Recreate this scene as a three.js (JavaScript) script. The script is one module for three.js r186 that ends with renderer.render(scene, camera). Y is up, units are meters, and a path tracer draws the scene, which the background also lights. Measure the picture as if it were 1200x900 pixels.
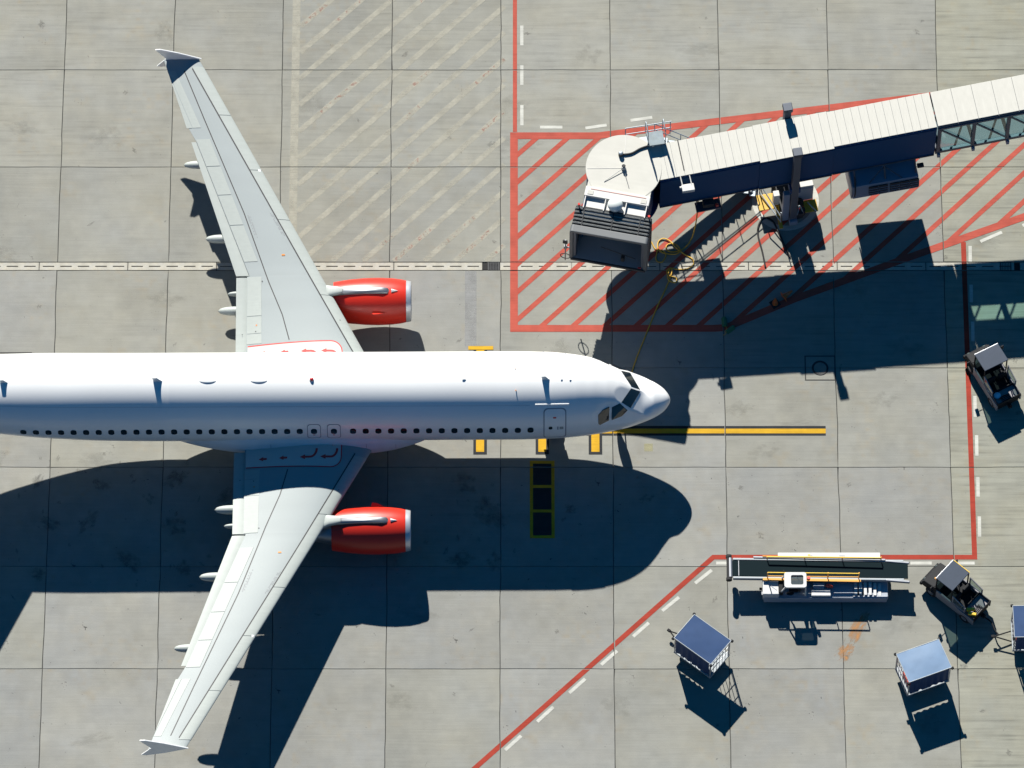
import * as THREE from 'three';
import { mergeGeometries, toCreasedNormals } from 'three/addons/utils/BufferGeometryUtils.js';
import { RoundedBoxGeometry } from 'three/addons/geometries/RoundedBoxGeometry.js';

// ---------------------------------------------------------------- camera, sky, sun, exposure
const scene = new THREE.Scene();
const R = Math.PI / 180;
const camera = new THREE.PerspectiveCamera(6.774, 1024 / 768, 1, 3000);
camera.position.set(0, 290 * Math.cos(27 * R), 290 * Math.sin(27 * R));
camera.lookAt(0, 0, 0);
camera.updateMatrixWorld();

function makeSky() {                       // a clear, deep blue sky, a little paler towards the horizon
  const w = 64, h = 64, d = new Float32Array(w * h * 4);
  for (let j = 0; j < h; j++) for (let i = 0; i < w; i++) {
    const el = Math.max(0, ((j + 0.5) / h - 0.5) * Math.PI), k = Math.pow(1 - Math.sin(el), 3), o = (j * w + i) * 4;
    d[o] = 0.002 + 0.012 * k; d[o + 1] = 0.036 + 0.026 * k; d[o + 2] = 0.1 + 0.026 * k; d[o + 3] = 1;
  }
  const t = new THREE.DataTexture(d, w, h, THREE.RGBAFormat, THREE.FloatType);
  t.mapping = THREE.EquirectangularReflectionMapping; t.magFilter = t.minFilter = THREE.LinearFilter; t.needsUpdate = true;
  return t;
}
scene.background = scene.environment = makeSky();

const SUN_EL = 36.5 * R, SUN_AZ = 13.8 * R;
const sun = new THREE.DirectionalLight(new THREE.Color(1, 0.965, 0.89), 4.6);
sun.position.set(-Math.sin(SUN_AZ) * Math.cos(SUN_EL) * 120, Math.sin(SUN_EL) * 120, -Math.cos(SUN_AZ) * Math.cos(SUN_EL) * 120);
sun.castShadow = true; sun.shadow.mapSize.set(4096, 4096);
Object.assign(sun.shadow.camera, { left: -45, right: 45, top: 45, bottom: -45, near: 20, far: 260 });
scene.add(sun, sun.target);

const renderer = new THREE.WebGLRenderer({ antialias: true });
renderer.setSize(1024, 768);
renderer.toneMapping = THREE.LinearToneMapping;
renderer.toneMappingExposure = 2.35;
renderer.shadowMap.enabled = true;

// ---------------------------------------------------------------- helpers
let seed = 7;
const rnd = () => { seed = (seed * 1664525 + 1013904223) >>> 0; return seed / 4294967296; };
const rr = (a, b) => a + (b - a) * rnd();
const lerp = (a, b, k) => a + (b - a) * k, clamp = (v, a = 0, b = 1) => Math.min(b, Math.max(a, v));
const V = (x, y, z) => new THREE.Vector3(x, y, z);
const taken = {};
const numbered = (n) => { taken[n] = (taken[n] ?? -1) + 1; return taken[n] ? `${n}_${String(taken[n]).padStart(3, '0')}` : n; };
function obj(name, geo, mat, parent) {
  const g = Array.isArray(geo) ? join(geo) : geo;
  const m = new THREE.Mesh(g, mat);
  m.name = parent && parent !== scene ? name : numbered(name);
  m.castShadow = m.receiveShadow = true;
  (parent ?? scene).add(m);
  return m;
}
function thing(name, label, category, pos = [0, 0, 0], turn = 0, group) {
  const o = new THREE.Group(); o.name = numbered(name); o.position.set(...pos); o.rotation.y = turn;
  o.userData = { label, category }; if (group) o.userData.group = group;
  scene.add(o); return o;
}
function part(name, parent) { const o = new THREE.Group(); o.name = name; parent.add(o); return o; }
function tag(o, label, category, group) { Object.assign(o.userData, { label, category }); if (group) o.userData.group = group; return o; }
function struct(o, label) { o.userData.kind = 'structure'; if (label) o.userData.label = label; return o; }
function join(list) {
  return list.length === 1 ? list[0] : mergeGeometries(list.map((g) => {
    g = g.index ? g.toNonIndexed() : g;
    for (const k of Object.keys(g.attributes)) if (!['position', 'normal', 'uv'].includes(k)) g.deleteAttribute(k);
    if (!g.attributes.uv) g.setAttribute('uv', new THREE.BufferAttribute(new Float32Array(g.attributes.position.count * 2), 2));
    if (!g.attributes.normal) g.computeVertexNormals();
    return g;
  }));
}
function bx(w, h, d, x = 0, y = 0, z = 0, b = 0.012, ry = 0, rx = 0, rz = 0) {    // a chamfered box
  const r = Math.min(b, w * 0.3, h * 0.3, d * 0.3);
  const g = r > 0.0015 ? new RoundedBoxGeometry(w, h, d, 1, r) : new THREE.BoxGeometry(w, h, d);
  if (rx) g.rotateX(rx); if (rz) g.rotateZ(rz); if (ry) g.rotateY(ry);
  return g.translate(x, y, z);
}
function bar(a, b, r = 0.02, n = 8) {                                         // a round bar between two points
  const A = V(...a), B = V(...b), d = B.clone().sub(A), L = d.length();
  const g = new THREE.CylinderGeometry(r, r, L, n);
  g.applyQuaternion(new THREE.Quaternion().setFromUnitVectors(V(0, 1, 0), d.normalize()));
  return g.translate(...A.add(B).multiplyScalar(0.5).toArray());
}
function beam(a, b, w, h, c = 0.006) {                                        // a square bar, its height kept upright
  const A = V(...a), B = V(...b), d = B.clone().sub(A), L = d.length();
  const g = bx(w, h, L, 0, 0, 0, c);
  const m = new THREE.Matrix4().lookAt(B, A, Math.abs(d.y / L) > 0.99 ? V(0, 0, 1) : V(0, 1, 0));
  return g.applyMatrix4(m).translate(...A.add(B).multiplyScalar(0.5).toArray());
}
function tube(pts, r = 0.02, n = 40, k = 6, tension = 0.5) {
  return new THREE.TubeGeometry(new THREE.CatmullRomCurve3(pts.map((p) => V(...p)), false, 'catmullrom', tension), n, r, k);
}
function cyl(r0, r1, h, x = 0, y = 0, z = 0, n = 20, axis = 'y') {
  const g = new THREE.CylinderGeometry(r1, r0, h, n);
  if (axis === 'x') g.rotateZ(Math.PI / 2); if (axis === 'z') g.rotateX(Math.PI / 2);
  return g.translate(x, y, z);
}
function surface(nu, nv, fn, crease) {                                        // a sheet of fn(u, v), u and v from 0 to 1
  const p = [], uv = [], ix = [];
  for (let j = 0; j <= nv; j++) for (let i = 0; i <= nu; i++) { p.push(...fn(i / nu, j / nv)); uv.push(i / nu, j / nv); }
  for (let j = 0; j < nv; j++) for (let i = 0; i < nu; i++) { const a = j * (nu + 1) + i, b = a + 1, c = a + nu + 1, d = c + 1; ix.push(a, c, b, b, c, d); }
  const g = new THREE.BufferGeometry();
  g.setAttribute('position', new THREE.Float32BufferAttribute(p, 3)); g.setAttribute('uv', new THREE.Float32BufferAttribute(uv, 2)); g.setIndex(ix);
  g.computeVertexNormals();
  return crease ? toCreasedNormals(g, crease) : g;
}
function loft(rings, crease = 0.6, caps = true) {                             // closed rings of equal length, joined and capped
  const n = rings[0].length, p = [], ix = [], uv = [];
  rings.forEach((r, j) => r.forEach((q, i) => { p.push(...q); uv.push(i / n, j / (rings.length - 1)); }));
  for (let j = 0; j < rings.length - 1; j++) for (let i = 0; i < n; i++) { const a = j * n + i, b = j * n + (i + 1) % n; ix.push(a, a + n, b, b, a + n, b + n); }
  if (caps) for (const j of [0, rings.length - 1]) {
    const c = [0, 1, 2].map((k) => rings[j].reduce((s, q) => s + q[k], 0) / n), at = p.length / 3; p.push(...c); uv.push(0, 0);
    for (let i = 0; i < n; i++) { const a = j * n + i, b = j * n + (i + 1) % n; j ? ix.push(at, b, a) : ix.push(at, a, b); }
  }
  const g = new THREE.BufferGeometry();
  g.setAttribute('position', new THREE.Float32BufferAttribute(p, 3)); g.setAttribute('uv', new THREE.Float32BufferAttribute(uv, 2)); g.setIndex(ix);
  return toCreasedNormals(g, crease);
}
// flat outlines cut along grid lines and laid on a surface: shapes = [[outline, hole, ...], ...] in (u, v)
function clipHalf(poly, k, at, keepLess) {
  const out = [];
  for (let i = 0; i < poly.length; i++) {
    const a = poly[i], b = poly[(i + 1) % poly.length], da = keepLess ? at - a[k] : a[k] - at, db = keepLess ? at - b[k] : b[k] - at;
    if (da >= 0) out.push(a);
    if ((da > 0 && db < 0) || (da < 0 && db > 0)) { const t = da / (da - db); out.push([lerp(a[0], b[0], t), lerp(a[1], b[1], t)]); }
  }
  return out;
}
function laid(shapes, us, vs, place, uvScale = 1, gap = 0) {
  const p = [], uv = [];
  for (const [outline, ...holes] of shapes) {
    const v2 = (l) => l.map((q) => new THREE.Vector2(...q)), all = [outline, ...holes].flat();
    for (const tri of THREE.ShapeUtils.triangulateShape(v2(outline), holes.map(v2))) {
      const T = tri.map((i) => all[i]);
      for (let i = 0; i < us.length - 1; i++) {
        if (Math.max(...T.map((q) => q[0])) < us[i] || Math.min(...T.map((q) => q[0])) > us[i + 1]) continue;
        for (let j = 0; j < vs.length - 1; j++) {
          let c = clipHalf(T, 0, us[i] + gap, false); if (c.length > 2) c = clipHalf(c, 0, us[i + 1] - gap, true);
          if (c.length > 2) c = clipHalf(c, 1, vs[j] + gap, false); if (c.length > 2) c = clipHalf(c, 1, vs[j + 1] - gap, true);
          for (let k = 1; k + 1 < c.length; k++) for (const q of [c[0], c[k], c[k + 1]]) { p.push(...place(q[0], q[1])); uv.push(q[0] * uvScale, q[1] * uvScale); }
        }
      }
    }
  }
  const g = new THREE.BufferGeometry();
  g.setAttribute('position', new THREE.Float32BufferAttribute(p, 3)); g.setAttribute('uv', new THREE.Float32BufferAttribute(uv, 2));
  g.computeVertexNormals();
  return g;
}
const steps = (a, b, d) => { const n = Math.max(1, Math.round((b - a) / d)); return Array.from({ length: n + 1 }, (_, i) => lerp(a, b, i / n)); };
function table(rows, key = Math.sqrt) {                                       // smooth monotone curve through [s, value ...] rows
  const q = rows.map((r) => key(r[0])), n = rows.length;
  return (s, c) => {
    const x = clamp(key(s), q[0], q[n - 1]);
    let i = 0; while (i < n - 2 && x > q[i + 1]) i++;
    const y = (k) => rows[k][c], sl = (k) => (y(k + 1) - y(k)) / (q[k + 1] - q[k]);
    const tan = (k) => { if (k === 0) return sl(0); if (k === n - 1) return sl(n - 2); const a = sl(k - 1), b = sl(k); return a * b <= 0 ? 0 : 2 * a * b / (a + b); };
    const h = q[i + 1] - q[i], t = (x - q[i]) / h, t2 = t * t, t3 = t2 * t;
    return (2 * t3 - 3 * t2 + 1) * y(i) + (t3 - 2 * t2 + t) * h * tan(i) + (-2 * t3 + 3 * t2) * y(i + 1) + (t3 - t2) * h * tan(i + 1);
  };
}
// ---------------------------------------------------------------- textures and materials
const hash = (x, y, k) => { let h = (x * 374761393 + y * 668265263 + k * 2147483647) | 0; h = Math.imul(h ^ (h >>> 13), 1274126177); return ((h ^ (h >>> 16)) >>> 0) / 4294967296; };
function noise(u, v, fu, fv, k) {                                              // value noise that repeats over 0..1
  const x = u * fu, y = v * fv, i = Math.floor(x), j = Math.floor(y), a = x - i, b = y - j, s = a * a * (3 - 2 * a), t = b * b * (3 - 2 * b);
  const at = (p, q) => hash(((p % fu) + fu) % fu, ((q % fv) + fv) % fv, k);
  return lerp(lerp(at(i, j), at(i + 1, j), s), lerp(at(i, j + 1), at(i + 1, j + 1), s), t);
}
const fbm = (u, v, f, k, n = 4, g = 0.5, st = 1) => { let s = 0, w = 1, W = 0; for (let i = 0; i < n; i++) { s += w * noise(u, v, f << i, Math.max(1, Math.round((f << i) * st)), k + i); W += w; w *= g; } return s / W; };
const toS = (c) => (c <= 0.0031308 ? 12.92 * c : 1.055 * Math.pow(c, 1 / 2.4) - 0.055);
function texture(n, fn, srgb, repeat = 1) {
  const d = new Uint8Array(n * n * 4);
  for (let j = 0; j < n; j++) for (let i = 0; i < n; i++) {
    const c = fn((i + 0.5) / n, (j + 0.5) / n), o = (j * n + i) * 4;
    for (let k = 0; k < 3; k++) d[o + k] = clamp(Math.round(255 * (srgb ? toS(Math.max(0, c[k])) : c[k])), 0, 255);
    d[o + 3] = 255;
  }
  const t = new THREE.DataTexture(d, n, n); t.wrapS = t.wrapT = THREE.RepeatWrapping; t.magFilter = THREE.LinearFilter; t.minFilter = THREE.LinearMipmapLinearFilter; t.generateMipmaps = true;
  if (srgb) t.colorSpace = THREE.SRGBColorSpace; t.repeat.set(repeat, repeat); t.needsUpdate = true; return t;
}
function mat(r, g, b, rough = 0.6, metal = 0, more = {}) { const m = new (more.clearcoat || more.transmission || more.specularIntensity !== undefined ? THREE.MeshPhysicalMaterial : THREE.MeshStandardMaterial)({ roughness: rough, metalness: metal, side: THREE.DoubleSide, ...more }); m.color.setRGB(r, g, b); return m; }

// bare concrete, 10 m to a repeat: blotches, aggregate, pits, broom marks; three finishes
function concrete(k, streak, lines, pits) {
  return texture(1024, (u, v) => {
    const blot = fbm(u, v, 4, k, 4) - 0.5, mid = fbm(u, v, 24, k + 9, 3) - 0.5, fine = hash(Math.floor(u * 1024), Math.floor(v * 1024), k + 3) - 0.5;
    const br = noise(u, v, 10, 190, k + 20) - 0.5, br2 = noise(u, v, 5, 60, k + 21) - 0.5;
    const ln = Math.pow(noise(u, v, 7, 110, k + 22), 5);
    let f = 1 + 0.27 * blot + 0.18 * mid + 0.09 * fine + streak * (0.16 * br + 0.14 * br2) - lines * ln;
    const pit = noise(u, v, 170, 170, k + 30) * noise(u, v, 30, 30, k + 31); if (pit > 0.78) f *= 1 - pits * Math.min(1, (pit - 0.78) * 9);
    const warm = fbm(u, v, 6, k + 40, 3) - 0.5, rust = Math.pow(noise(u, v, 46, 46, k + 44) * noise(u, v, 9, 9, k + 45), 3) * 0.5;
    return [f * (1 + 0.07 * warm + rust * 0.1), f * (1 + 0.02 * warm - rust * 0.12), f * (1 - 0.1 * warm - rust * 0.4)].map((c) => c * 0.62);
  }, true);
}
const concreteMaps = [concrete(1, 0.3, 0.06, 0.5), concrete(101, 0.48, 0.16, 0.4), concrete(201, 0.75, 0.32, 0.3), concrete(301, 0.2, 0.05, 0.75)];
const concreteBump = texture(512, (u, v) => { const c = 0.5 + 0.5 * (hash(Math.floor(u * 512), Math.floor(v * 512), 5) - 0.5) + 0.4 * (noise(u, v, 8, 200, 6) - 0.5); return [c, c, c]; }, false);
const BASE = [0.319, 0.318, 0.28];
const slabMats = {};
function slabMat(finish, tone) {
  const key = finish + '|' + tone;
  return slabMats[key] ??= mat(BASE[0] * tone, BASE[1] * tone * (finish === 3 ? 1.005 : 1), BASE[2] * tone * (finish === 3 ? 1.045 : finish === 2 ? 0.93 : 1), 0.93, 0, { map: concreteMaps[finish], bumpMap: concreteBump, bumpScale: 0.004 });
}
const wearMap = texture(512, (u, v) => {                                       // paint, here and there worn and dirtied
  const w = fbm(u, v, 8, 60, 5), f = hash(Math.floor(u * 512), Math.floor(v * 512), 61), t = noise(u, v, 4, 120, 62);
  const k = 0.84 + 0.26 * (w - 0.5) * 2 * 0.6 + 0.09 * (f - 0.5) + 0.16 * (t - 0.5); return [k, k, k];
}, true);
const patchAlpha = texture(512, (u, v) => { const w = fbm(u, v, 10, 70, 5, 0.62), f = hash(Math.floor(u * 512), Math.floor(v * 512), 71); const k = clamp(0.86 + (w - 0.5) * 0.5 + 0.2 * (f - 0.5)); return [k, k, k]; }, false);
const flakeAlpha = texture(512, (u, v) => { const w = fbm(u, v, 24, 76, 4, 0.6), f = hash(Math.floor(u * 512), Math.floor(v * 512), 75); const k = clamp((w - 0.54) * 6 + 0.3 * (f - 0.5)); return [k, k, k]; }, false);
const paint = (r, g, b, more = {}) => mat(r, g, b, 0.85, 0, { map: wearMap, specularIntensity: 0.35, ...more });
const M = {
  joint: mat(0.035, 0.035, 0.033, 0.95), channel: mat(0.012, 0.012, 0.012, 0.95), precast: mat(0.52, 0.5, 0.43, 0.9, 0, { map: concreteMaps[0] }),
  red: paint(0.36, 0.072, 0.05), redDeep: paint(0.29, 0.038, 0.023), yellow: paint(0.5, 0.29, 0.018), black: paint(0.024, 0.027, 0.031), white: paint(0.46, 0.46, 0.42),
  pale: paint(0.405, 0.39, 0.325, { alphaMap: patchAlpha, transparent: true, opacity: 0.7 }), paleRed: paint(0.36, 0.15, 0.115, { alphaMap: flakeAlpha, transparent: true, opacity: 0.4 }),
  greyPatch: paint(0.28, 0.285, 0.285, { alphaMap: patchAlpha, transparent: true, opacity: 0.7 }), paleYellow: paint(0.36, 0.34, 0.19, { alphaMap: patchAlpha, transparent: true, opacity: 0.6 }),
};

// ---------------------------------------------------------------- the apron: slabs 5 m wide with open joints
const ground = obj('ground', new THREE.PlaneGeometry(1600, 1600).rotateX(-Math.PI / 2).translate(0, -0.16, 0), slabMat(0, 0.98).clone());
{ const uv = ground.geometry.attributes.uv; for (let i = 0; i < uv.count; i++) uv.setXY(i, uv.getX(i) * 160, uv.getY(i) * 160); }
struct(ground, 'grey concrete airfield surface reaching out to the horizon');
const apron = new THREE.Group(); apron.name = 'apron_pavement'; scene.add(apron); struct(apron, 'grey concrete apron of large square slabs with open joints');
obj('joint_bed', new THREE.BoxGeometry(70.6, 0.09, 60.2).translate(-0.5, -0.09, 1.3), M.joint, apron);
const jointX = Array.from({ length: 15 }, (_, i) => -35.51 + 5 * i), jointZ = [-26.4, -21.25, -16.15, -11.07, -5.96, -0.81, 4.15, 9.03, 13.98, 18.95, 23.95, 28.95];
const wob = (c, along, k) => 0.05 * (noise(along / 50 + 0.5, 0.3, 22, 3, 500 + k) - 0.5) + 0.028 * (noise(along / 50 + 0.5, 0.7, 130, 3, 540 + k) - 0.5);
function slab(x0, x1, z0, z1, i, j) {
  const gx = 0.015, gz = 0.009, o = [], n = 9;
  for (let k = 0; k < n; k++) o.push([lerp(x0, x1, k / n), z0 + gz + wob(z0, lerp(x0, x1, k / n), 40 + j) * 0.5]);
  for (let k = 0; k < n; k++) o.push([x1 - gx + wob(x1, lerp(z0, z1, k / n), i + 1), lerp(z0, z1, k / n)]);
  for (let k = 0; k < n; k++) o.push([lerp(x1, x0, k / n), z1 - gz + wob(z1, lerp(x1, x0, k / n), 41 + j) * 0.5]);
  for (let k = 0; k < n; k++) o.push([x0 + gx + wob(x0, lerp(z1, z0, k / n), i), lerp(z1, z0, k / n)]);
  o[0][0] = o[27][0]; o[n][1] = o[1][1]; o[2 * n][0] = o[2 * n - 1][0]; o[3 * n][1] = o[3 * n - 1][1];
  const p = [], uv = [], du = rr(0, 1), dv = rr(0, 1), put = (x, y, z) => { p.push(x, y, z); uv.push(x / 10 + du, z / 10 + dv); }, cx = (x0 + x1) / 2, cz = (z0 + z1) / 2;
  o.forEach((a, k) => {
    const b = o[(k + 1) % o.length], ins = (q) => [q[0] + Math.sign(cx - q[0]) * 0.012, q[1] + Math.sign(cz - q[1]) * 0.012], A = ins(a), Bq = ins(b);
    put(cx, 0, cz); put(Bq[0], 0, Bq[1]); put(A[0], 0, A[1]);
    put(A[0], 0, A[1]); put(Bq[0], 0, Bq[1]); put(b[0], -0.01, b[1]); put(A[0], 0, A[1]); put(b[0], -0.01, b[1]); put(a[0], -0.01, a[1]);
    put(a[0], -0.01, a[1]); put(b[0], -0.01, b[1]); put(b[0], -0.06, b[1]); put(a[0], -0.01, a[1]); put(b[0], -0.06, b[1]); put(a[0], -0.06, a[1]);
  });
  const g = new THREE.BufferGeometry(); g.setAttribute('position', new THREE.Float32BufferAttribute(p, 3)); g.setAttribute('uv', new THREE.Float32BufferAttribute(uv, 2)); g.computeVertexNormals();
  const right = x0 > 19, finish = right ? 2 : j <= 2 ? 1 : j >= 6 ? (rnd() < 0.7 ? 3 : 0) : j === 4 && x0 > 8 ? 1 : rnd() < 0.75 ? 0 : 3;
  const tone = [0.96, 0.98, 1, 1.02, 1.035][Math.floor(rnd() * 5)];
  return obj('concrete_slab', g, slabMat(finish, tone), apron);
}
for (let j = 0; j < jointZ.length - 1; j++) for (let i = 0; i < jointX.length - 1; i++)
  slab(jointX[i], jointX[i + 1], jointZ[j] + (jointZ[j] === -5.96 ? 0.215 : 0), jointZ[j + 1] - (jointZ[j + 1] === -5.96 ? 0.215 : 0), i, j);

// slot drain: precast units 4 m long, five slots each, and square gratings
const drain = thing('drainage_channel', 'long slotted drainage channel of pale precast units crossing the whole apron', 'drain', [0, 0, -5.96]);
obj('channel_bed', new THREE.BoxGeometry(70, 0.02, 0.3).translate(-0.5, -0.042, 0), M.channel, drain);
{
  const unitGeo = (L, slots) => {
    const s = new THREE.Shape([[-L / 2, -0.19], [L / 2, -0.19], [L / 2, 0.19], [-L / 2, 0.19]].map((q) => new THREE.Vector2(...q)));
    for (const c of slots) { const h = new THREE.Path(); h.moveTo(c - 0.26, -0.026); h.lineTo(c + 0.26, -0.026); h.lineTo(c + 0.26, 0.026); h.lineTo(c - 0.26, 0.026); h.closePath(); s.holes.push(h); }
    return new THREE.ExtrudeGeometry(s, { depth: 0.03, bevelEnabled: false }).rotateX(-Math.PI / 2).translate(0, -0.03, 0);
  };
  const std = unitGeo(3.965, [-1.58, -0.79, 0, 0.79, 1.58]);
  for (let k = 0; k < 17; k++) {
    const c = -31.33 + 4 * k;
    if (Math.abs(c - 0.67) < 0.1) { obj('channel_unit', unitGeo(3.2, [-1.2, -0.4, 0.4, 1.2]), M.precast, drain).position.x = 0.67 + 0.4; continue; }
    if (Math.abs(c - 24.67) < 0.1) { obj('channel_unit', unitGeo(3.9, [-1.2, -0.4, 0.4, 1.2]), M.precast, drain).position.x = c + 0.2; continue; }
    obj('channel_unit', std, M.precast, drain).position.x = c + 0 * k;
  }
  for (const gx of [-0.83, 22.27]) {
    const g = []; for (let k = -3; k <= 3; k++) g.push(bx(0.02, 0.03, 0.4, k * 0.07, -0.013, 0, 0.002), bx(0.5, 0.03, 0.018, 0, -0.014, k * 0.06, 0.002));
    g.push(bx(0.03, 0.034, 0.42, -0.245, -0.012, 0, 0.003), bx(0.03, 0.034, 0.42, 0.245, -0.012, 0, 0.003));
    obj('drain_grating', g, mat(0.05, 0.052, 0.055, 0.6, 0.7), drain).position.x = gx;
  }
}

// ---------------------------------------------------------------- painted markings, broken at the joints
const cutZ = [...jointZ.filter((z) => z !== -5.96), -6.175, -5.745].sort((a, b) => a - b);
function marking(name, shapes, material, y, label) {
  const g = laid(shapes, jointX, cutZ, (x, z) => [x, y, z], 0.35, 0.024);
  return struct(obj(name, g, material), label);
}
const strip = (a, b, w) => { const dx = b[0] - a[0], dz = b[1] - a[1], L = Math.hypot(dx, dz), nx = -dz / L * w / 2, nz = dx / L * w / 2; return [[[a[0] + nx, a[1] + nz], [b[0] + nx, b[1] + nz], [b[0] - nx, b[1] - nz], [a[0] - nx, a[1] - nz]]]; };
const rect = (x0, x1, z0, z1) => [[[x0, z0], [x1, z0], [x1, z1], [x0, z1]]];
function bandPoly(pts, w) {                                                    // a mitred line through several points
  const L = [], Rr = [];
  pts.forEach((p, i) => {
    const a = pts[Math.max(0, i - 1)], b = pts[Math.min(pts.length - 1, i + 1)], d = (u, v) => { const x = v[0] - u[0], z = v[1] - u[1], l = Math.hypot(x, z) || 1; return [x / l, z / l]; };
    const d1 = i ? d(a, p) : d(p, b), d2 = i < pts.length - 1 ? d(p, b) : d1, n = [-(d1[1] + d2[1]), d1[0] + d2[0]], l = Math.hypot(...n), k = w / 2 / Math.max(0.3, (n[0] * -d1[1] + n[1] * d1[0]) / l);
    L.push([p[0] + n[0] / l * k, p[1] + n[1] / l * k]); Rr.push([p[0] - n[0] / l * k, p[1] - n[1] / l * k]);
  });
  return [[...L, ...Rr.reverse()]];
}
{
  const zone = [[0.09, -12.7], [3.9, -12.7], [9.1, -13.42], [30, -16.3], [30, -11.1], [23.19, -8.5], [17.33, -6.18], [12.75, -4.31], [9.5, -2.8], [0.09, -2.8]];
  const inside = (x, z) => { let c = false; for (let i = 0, j = zone.length - 1; i < zone.length; j = i++) { const [a, b] = zone[i], [e, f] = zone[j]; if ((b > z) !== (f > z) && x < (e - a) * (z - b) / (f - b) + a) c = !c; } return c; };
  struct(obj('pavement_marking', laid([bandPoly([[9.1, -2.8], [0.09, -2.8], [0.09, -12.7], [3.9, -12.7], [9.1, -13.42], [30, -16.3]], 0.345), bandPoly([[9.06, -2.8], [9.6, -2.84], [12.75, -4.31], [17.33, -6.18], [23.19, -8.5], [30, -11.1]], 0.35)], jointX, cutZ, (x, z) => [x, 0.0085, z], 0.35, 0.024), M.red), 'broad red painted border of the hatched zone under the boarding bridge');
  for (let k = -2; k < 34; k++) {
    const c = -11.46 + 1.41 * k; let t0 = null, t1 = null;
    for (let x = 0.1; x < 30; x += 0.01) if (inside(x, c - x)) { t0 ??= x; t1 = x; }
    if (t0 === null || t1 - t0 < 0.4) continue;
    marking('pavement_marking', [strip([t0 - 0.03, c - t0 + 0.03], [t1 + 0.03, c - t1 - 0.03], 0.228)], M.red, 0.0055, 'red diagonal hatching stripe in the zone under the boarding bridge').userData.group = 'red hatching stripes';
  }
  marking('pavement_marking', [rect(0.04, 0.23, -24, -12.9)], M.red, 0.005, 'narrow red line leading away from the hatched zone corner');
  marking('pavement_marking', [bandPoly([[20.4, -7.2], [20.4, 8.57], [8.88, 8.57], [-1.5, 18.6], [-8, 24.9]], 0.225)], M.redDeep, 0.0055, 'narrow red boundary line round the parking stand with two corners');
  const dashes = [[[20.67, 0.6], [20.65, 1.66]], [[20.68, 2.56], [20.66, 3.58]], [[20.67, 4.63], [20.65, 5.6]], [[20.67, 6.57], [20.65, 7.57]], [[20.69, -3.14], [20.67, -2.15]], [[20.68, -5.02], [20.66, -4.12]], [[20.7, -7.0], [20.68, -6.2]], [[21.17, -7.23], [22.16, -7.71]], [[23.1, -8.05], [24.05, -8.42]],
    [[17.56, 8.86], [18.5, 8.86]], [[19.45, 8.86], [20.39, 8.86]], [[9.0, 8.86], [9.75, 8.86]], [[15.6, 8.86], [16.55, 8.86]], [[8.06, 9.84], [8.8, 9.2]], [[6.6, 11.18], [7.34, 10.52]], [[5.31, 12.42], [6.0, 11.76]], [[3.9, 13.78], [4.6, 13.11]], [[2.5, 15.13], [3.2, 14.45]], [[1.1, 16.5], [1.8, 15.8]], [[-0.3, 17.85], [0.4, 17.17]],
    [[1.28, -13.15], [2.3, -13.15]], [[3.35, -13.1], [4.32, -13.26]], [[5.41, -13.5], [6.4, -13.66]], [[0.45, -14.3], [0.45, -13.24]], [[0.45, -16.4], [0.45, -15.35]], [[0.45, -18.5], [0.45, -17.45]]];
  for (const [a, b] of dashes) { const f = marking('pavement_marking', [strip(a, b, 0.15)], M.white, 0.005, 'short white painted dash beside a red line on the apron'); f.userData.group = 'white dashes beside the red lines'; }
  // the older hatching, worn almost away
  marking('pavement_marking', [rect(-10.1, -9.74, -22, -7.4)], M.pale, 0.004, 'worn pale vertical band beside the old hatching');
  for (let k = -6; k < 16; k++) {
    const c = -21.25 + 1.385 * k, x0 = Math.max(-9.72, c + 6.22), x1 = Math.min(-0.35, c + 22); if (x1 - x0 < 0.5) continue;
    marking('pavement_marking', [strip([x0, c - x0], [x1, c - x1], 0.25)], M.pale, 0.0045, 'worn pale diagonal stripe of old hatching near the wing').userData.group = 'worn pale hatching';
    const a = rr(x0, x1 - 0.4), b = Math.min(x1, a + rr(0.6, 1.8)); marking('pavement_marking', [strip([a, c - a], [b, c - b], 0.16)], M.paleRed, 0.0065, 'flaked red remnant on an old pale stripe').userData.group = 'flaked red remnants';
  }
  marking('pavement_marking', [rect(-2.12, -1.6, -5.72, -1.9)], M.greyPatch, 0.004, 'grey patch strip painted over an old line beyond the engine');
  // stand centre line, stop bars and ladder
  marking('pavement_marking', [rect(-12, 13.97, 2.1, 2.58)], M.black, 0.0045, 'black backing of the yellow centre line by the nose');
  marking('pavement_marking', [rect(-12, 13.97, 2.235, 2.47)], M.yellow, 0.0085, 'yellow lead-in centre line ending beyond the nose');
  for (const [x0, x1] of [[-1.6, -1.24], [1.17, 1.52], [3.53, 3.89]]) {
    const top = x0 < -1 ? -1.7 : 1.2;
    marking('pavement_marking', [rect(x0 - 0.12, x1 + 0.12, top, 3.51)], M.black, 0.0125, 'black backing of a yellow stop bar under the fuselage').userData.group = 'stop bar backings';
    marking('pavement_marking', [rect(x0, x1, top, 3.39)], M.yellow, 0.0165, 'yellow stop bar showing below the fuselage').userData.group = 'yellow stop bars';
  }
  marking('pavement_marking', [rect(-1.96, -0.84, -1.9, -1.72)], M.yellow, 0.0205, 'yellow cross bar at the far end of a stop bar');
  marking('pavement_marking', [rect(0.79, 1.89, 3.83, 7.65)], M.black, 0.0045, 'black backing of the yellow ladder box');
  marking('pavement_marking', [rect(0.79, 0.93, 3.83, 7.65), rect(1.75, 1.89, 3.83, 7.65), ...[3.9, 5.1, 6.31, 7.58].map((z) => rect(0.93, 1.75, z - 0.07, z + 0.07))], M.yellow, 0.0085, 'yellow ladder-shaped box of three cells beside the nose wheel');
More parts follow.
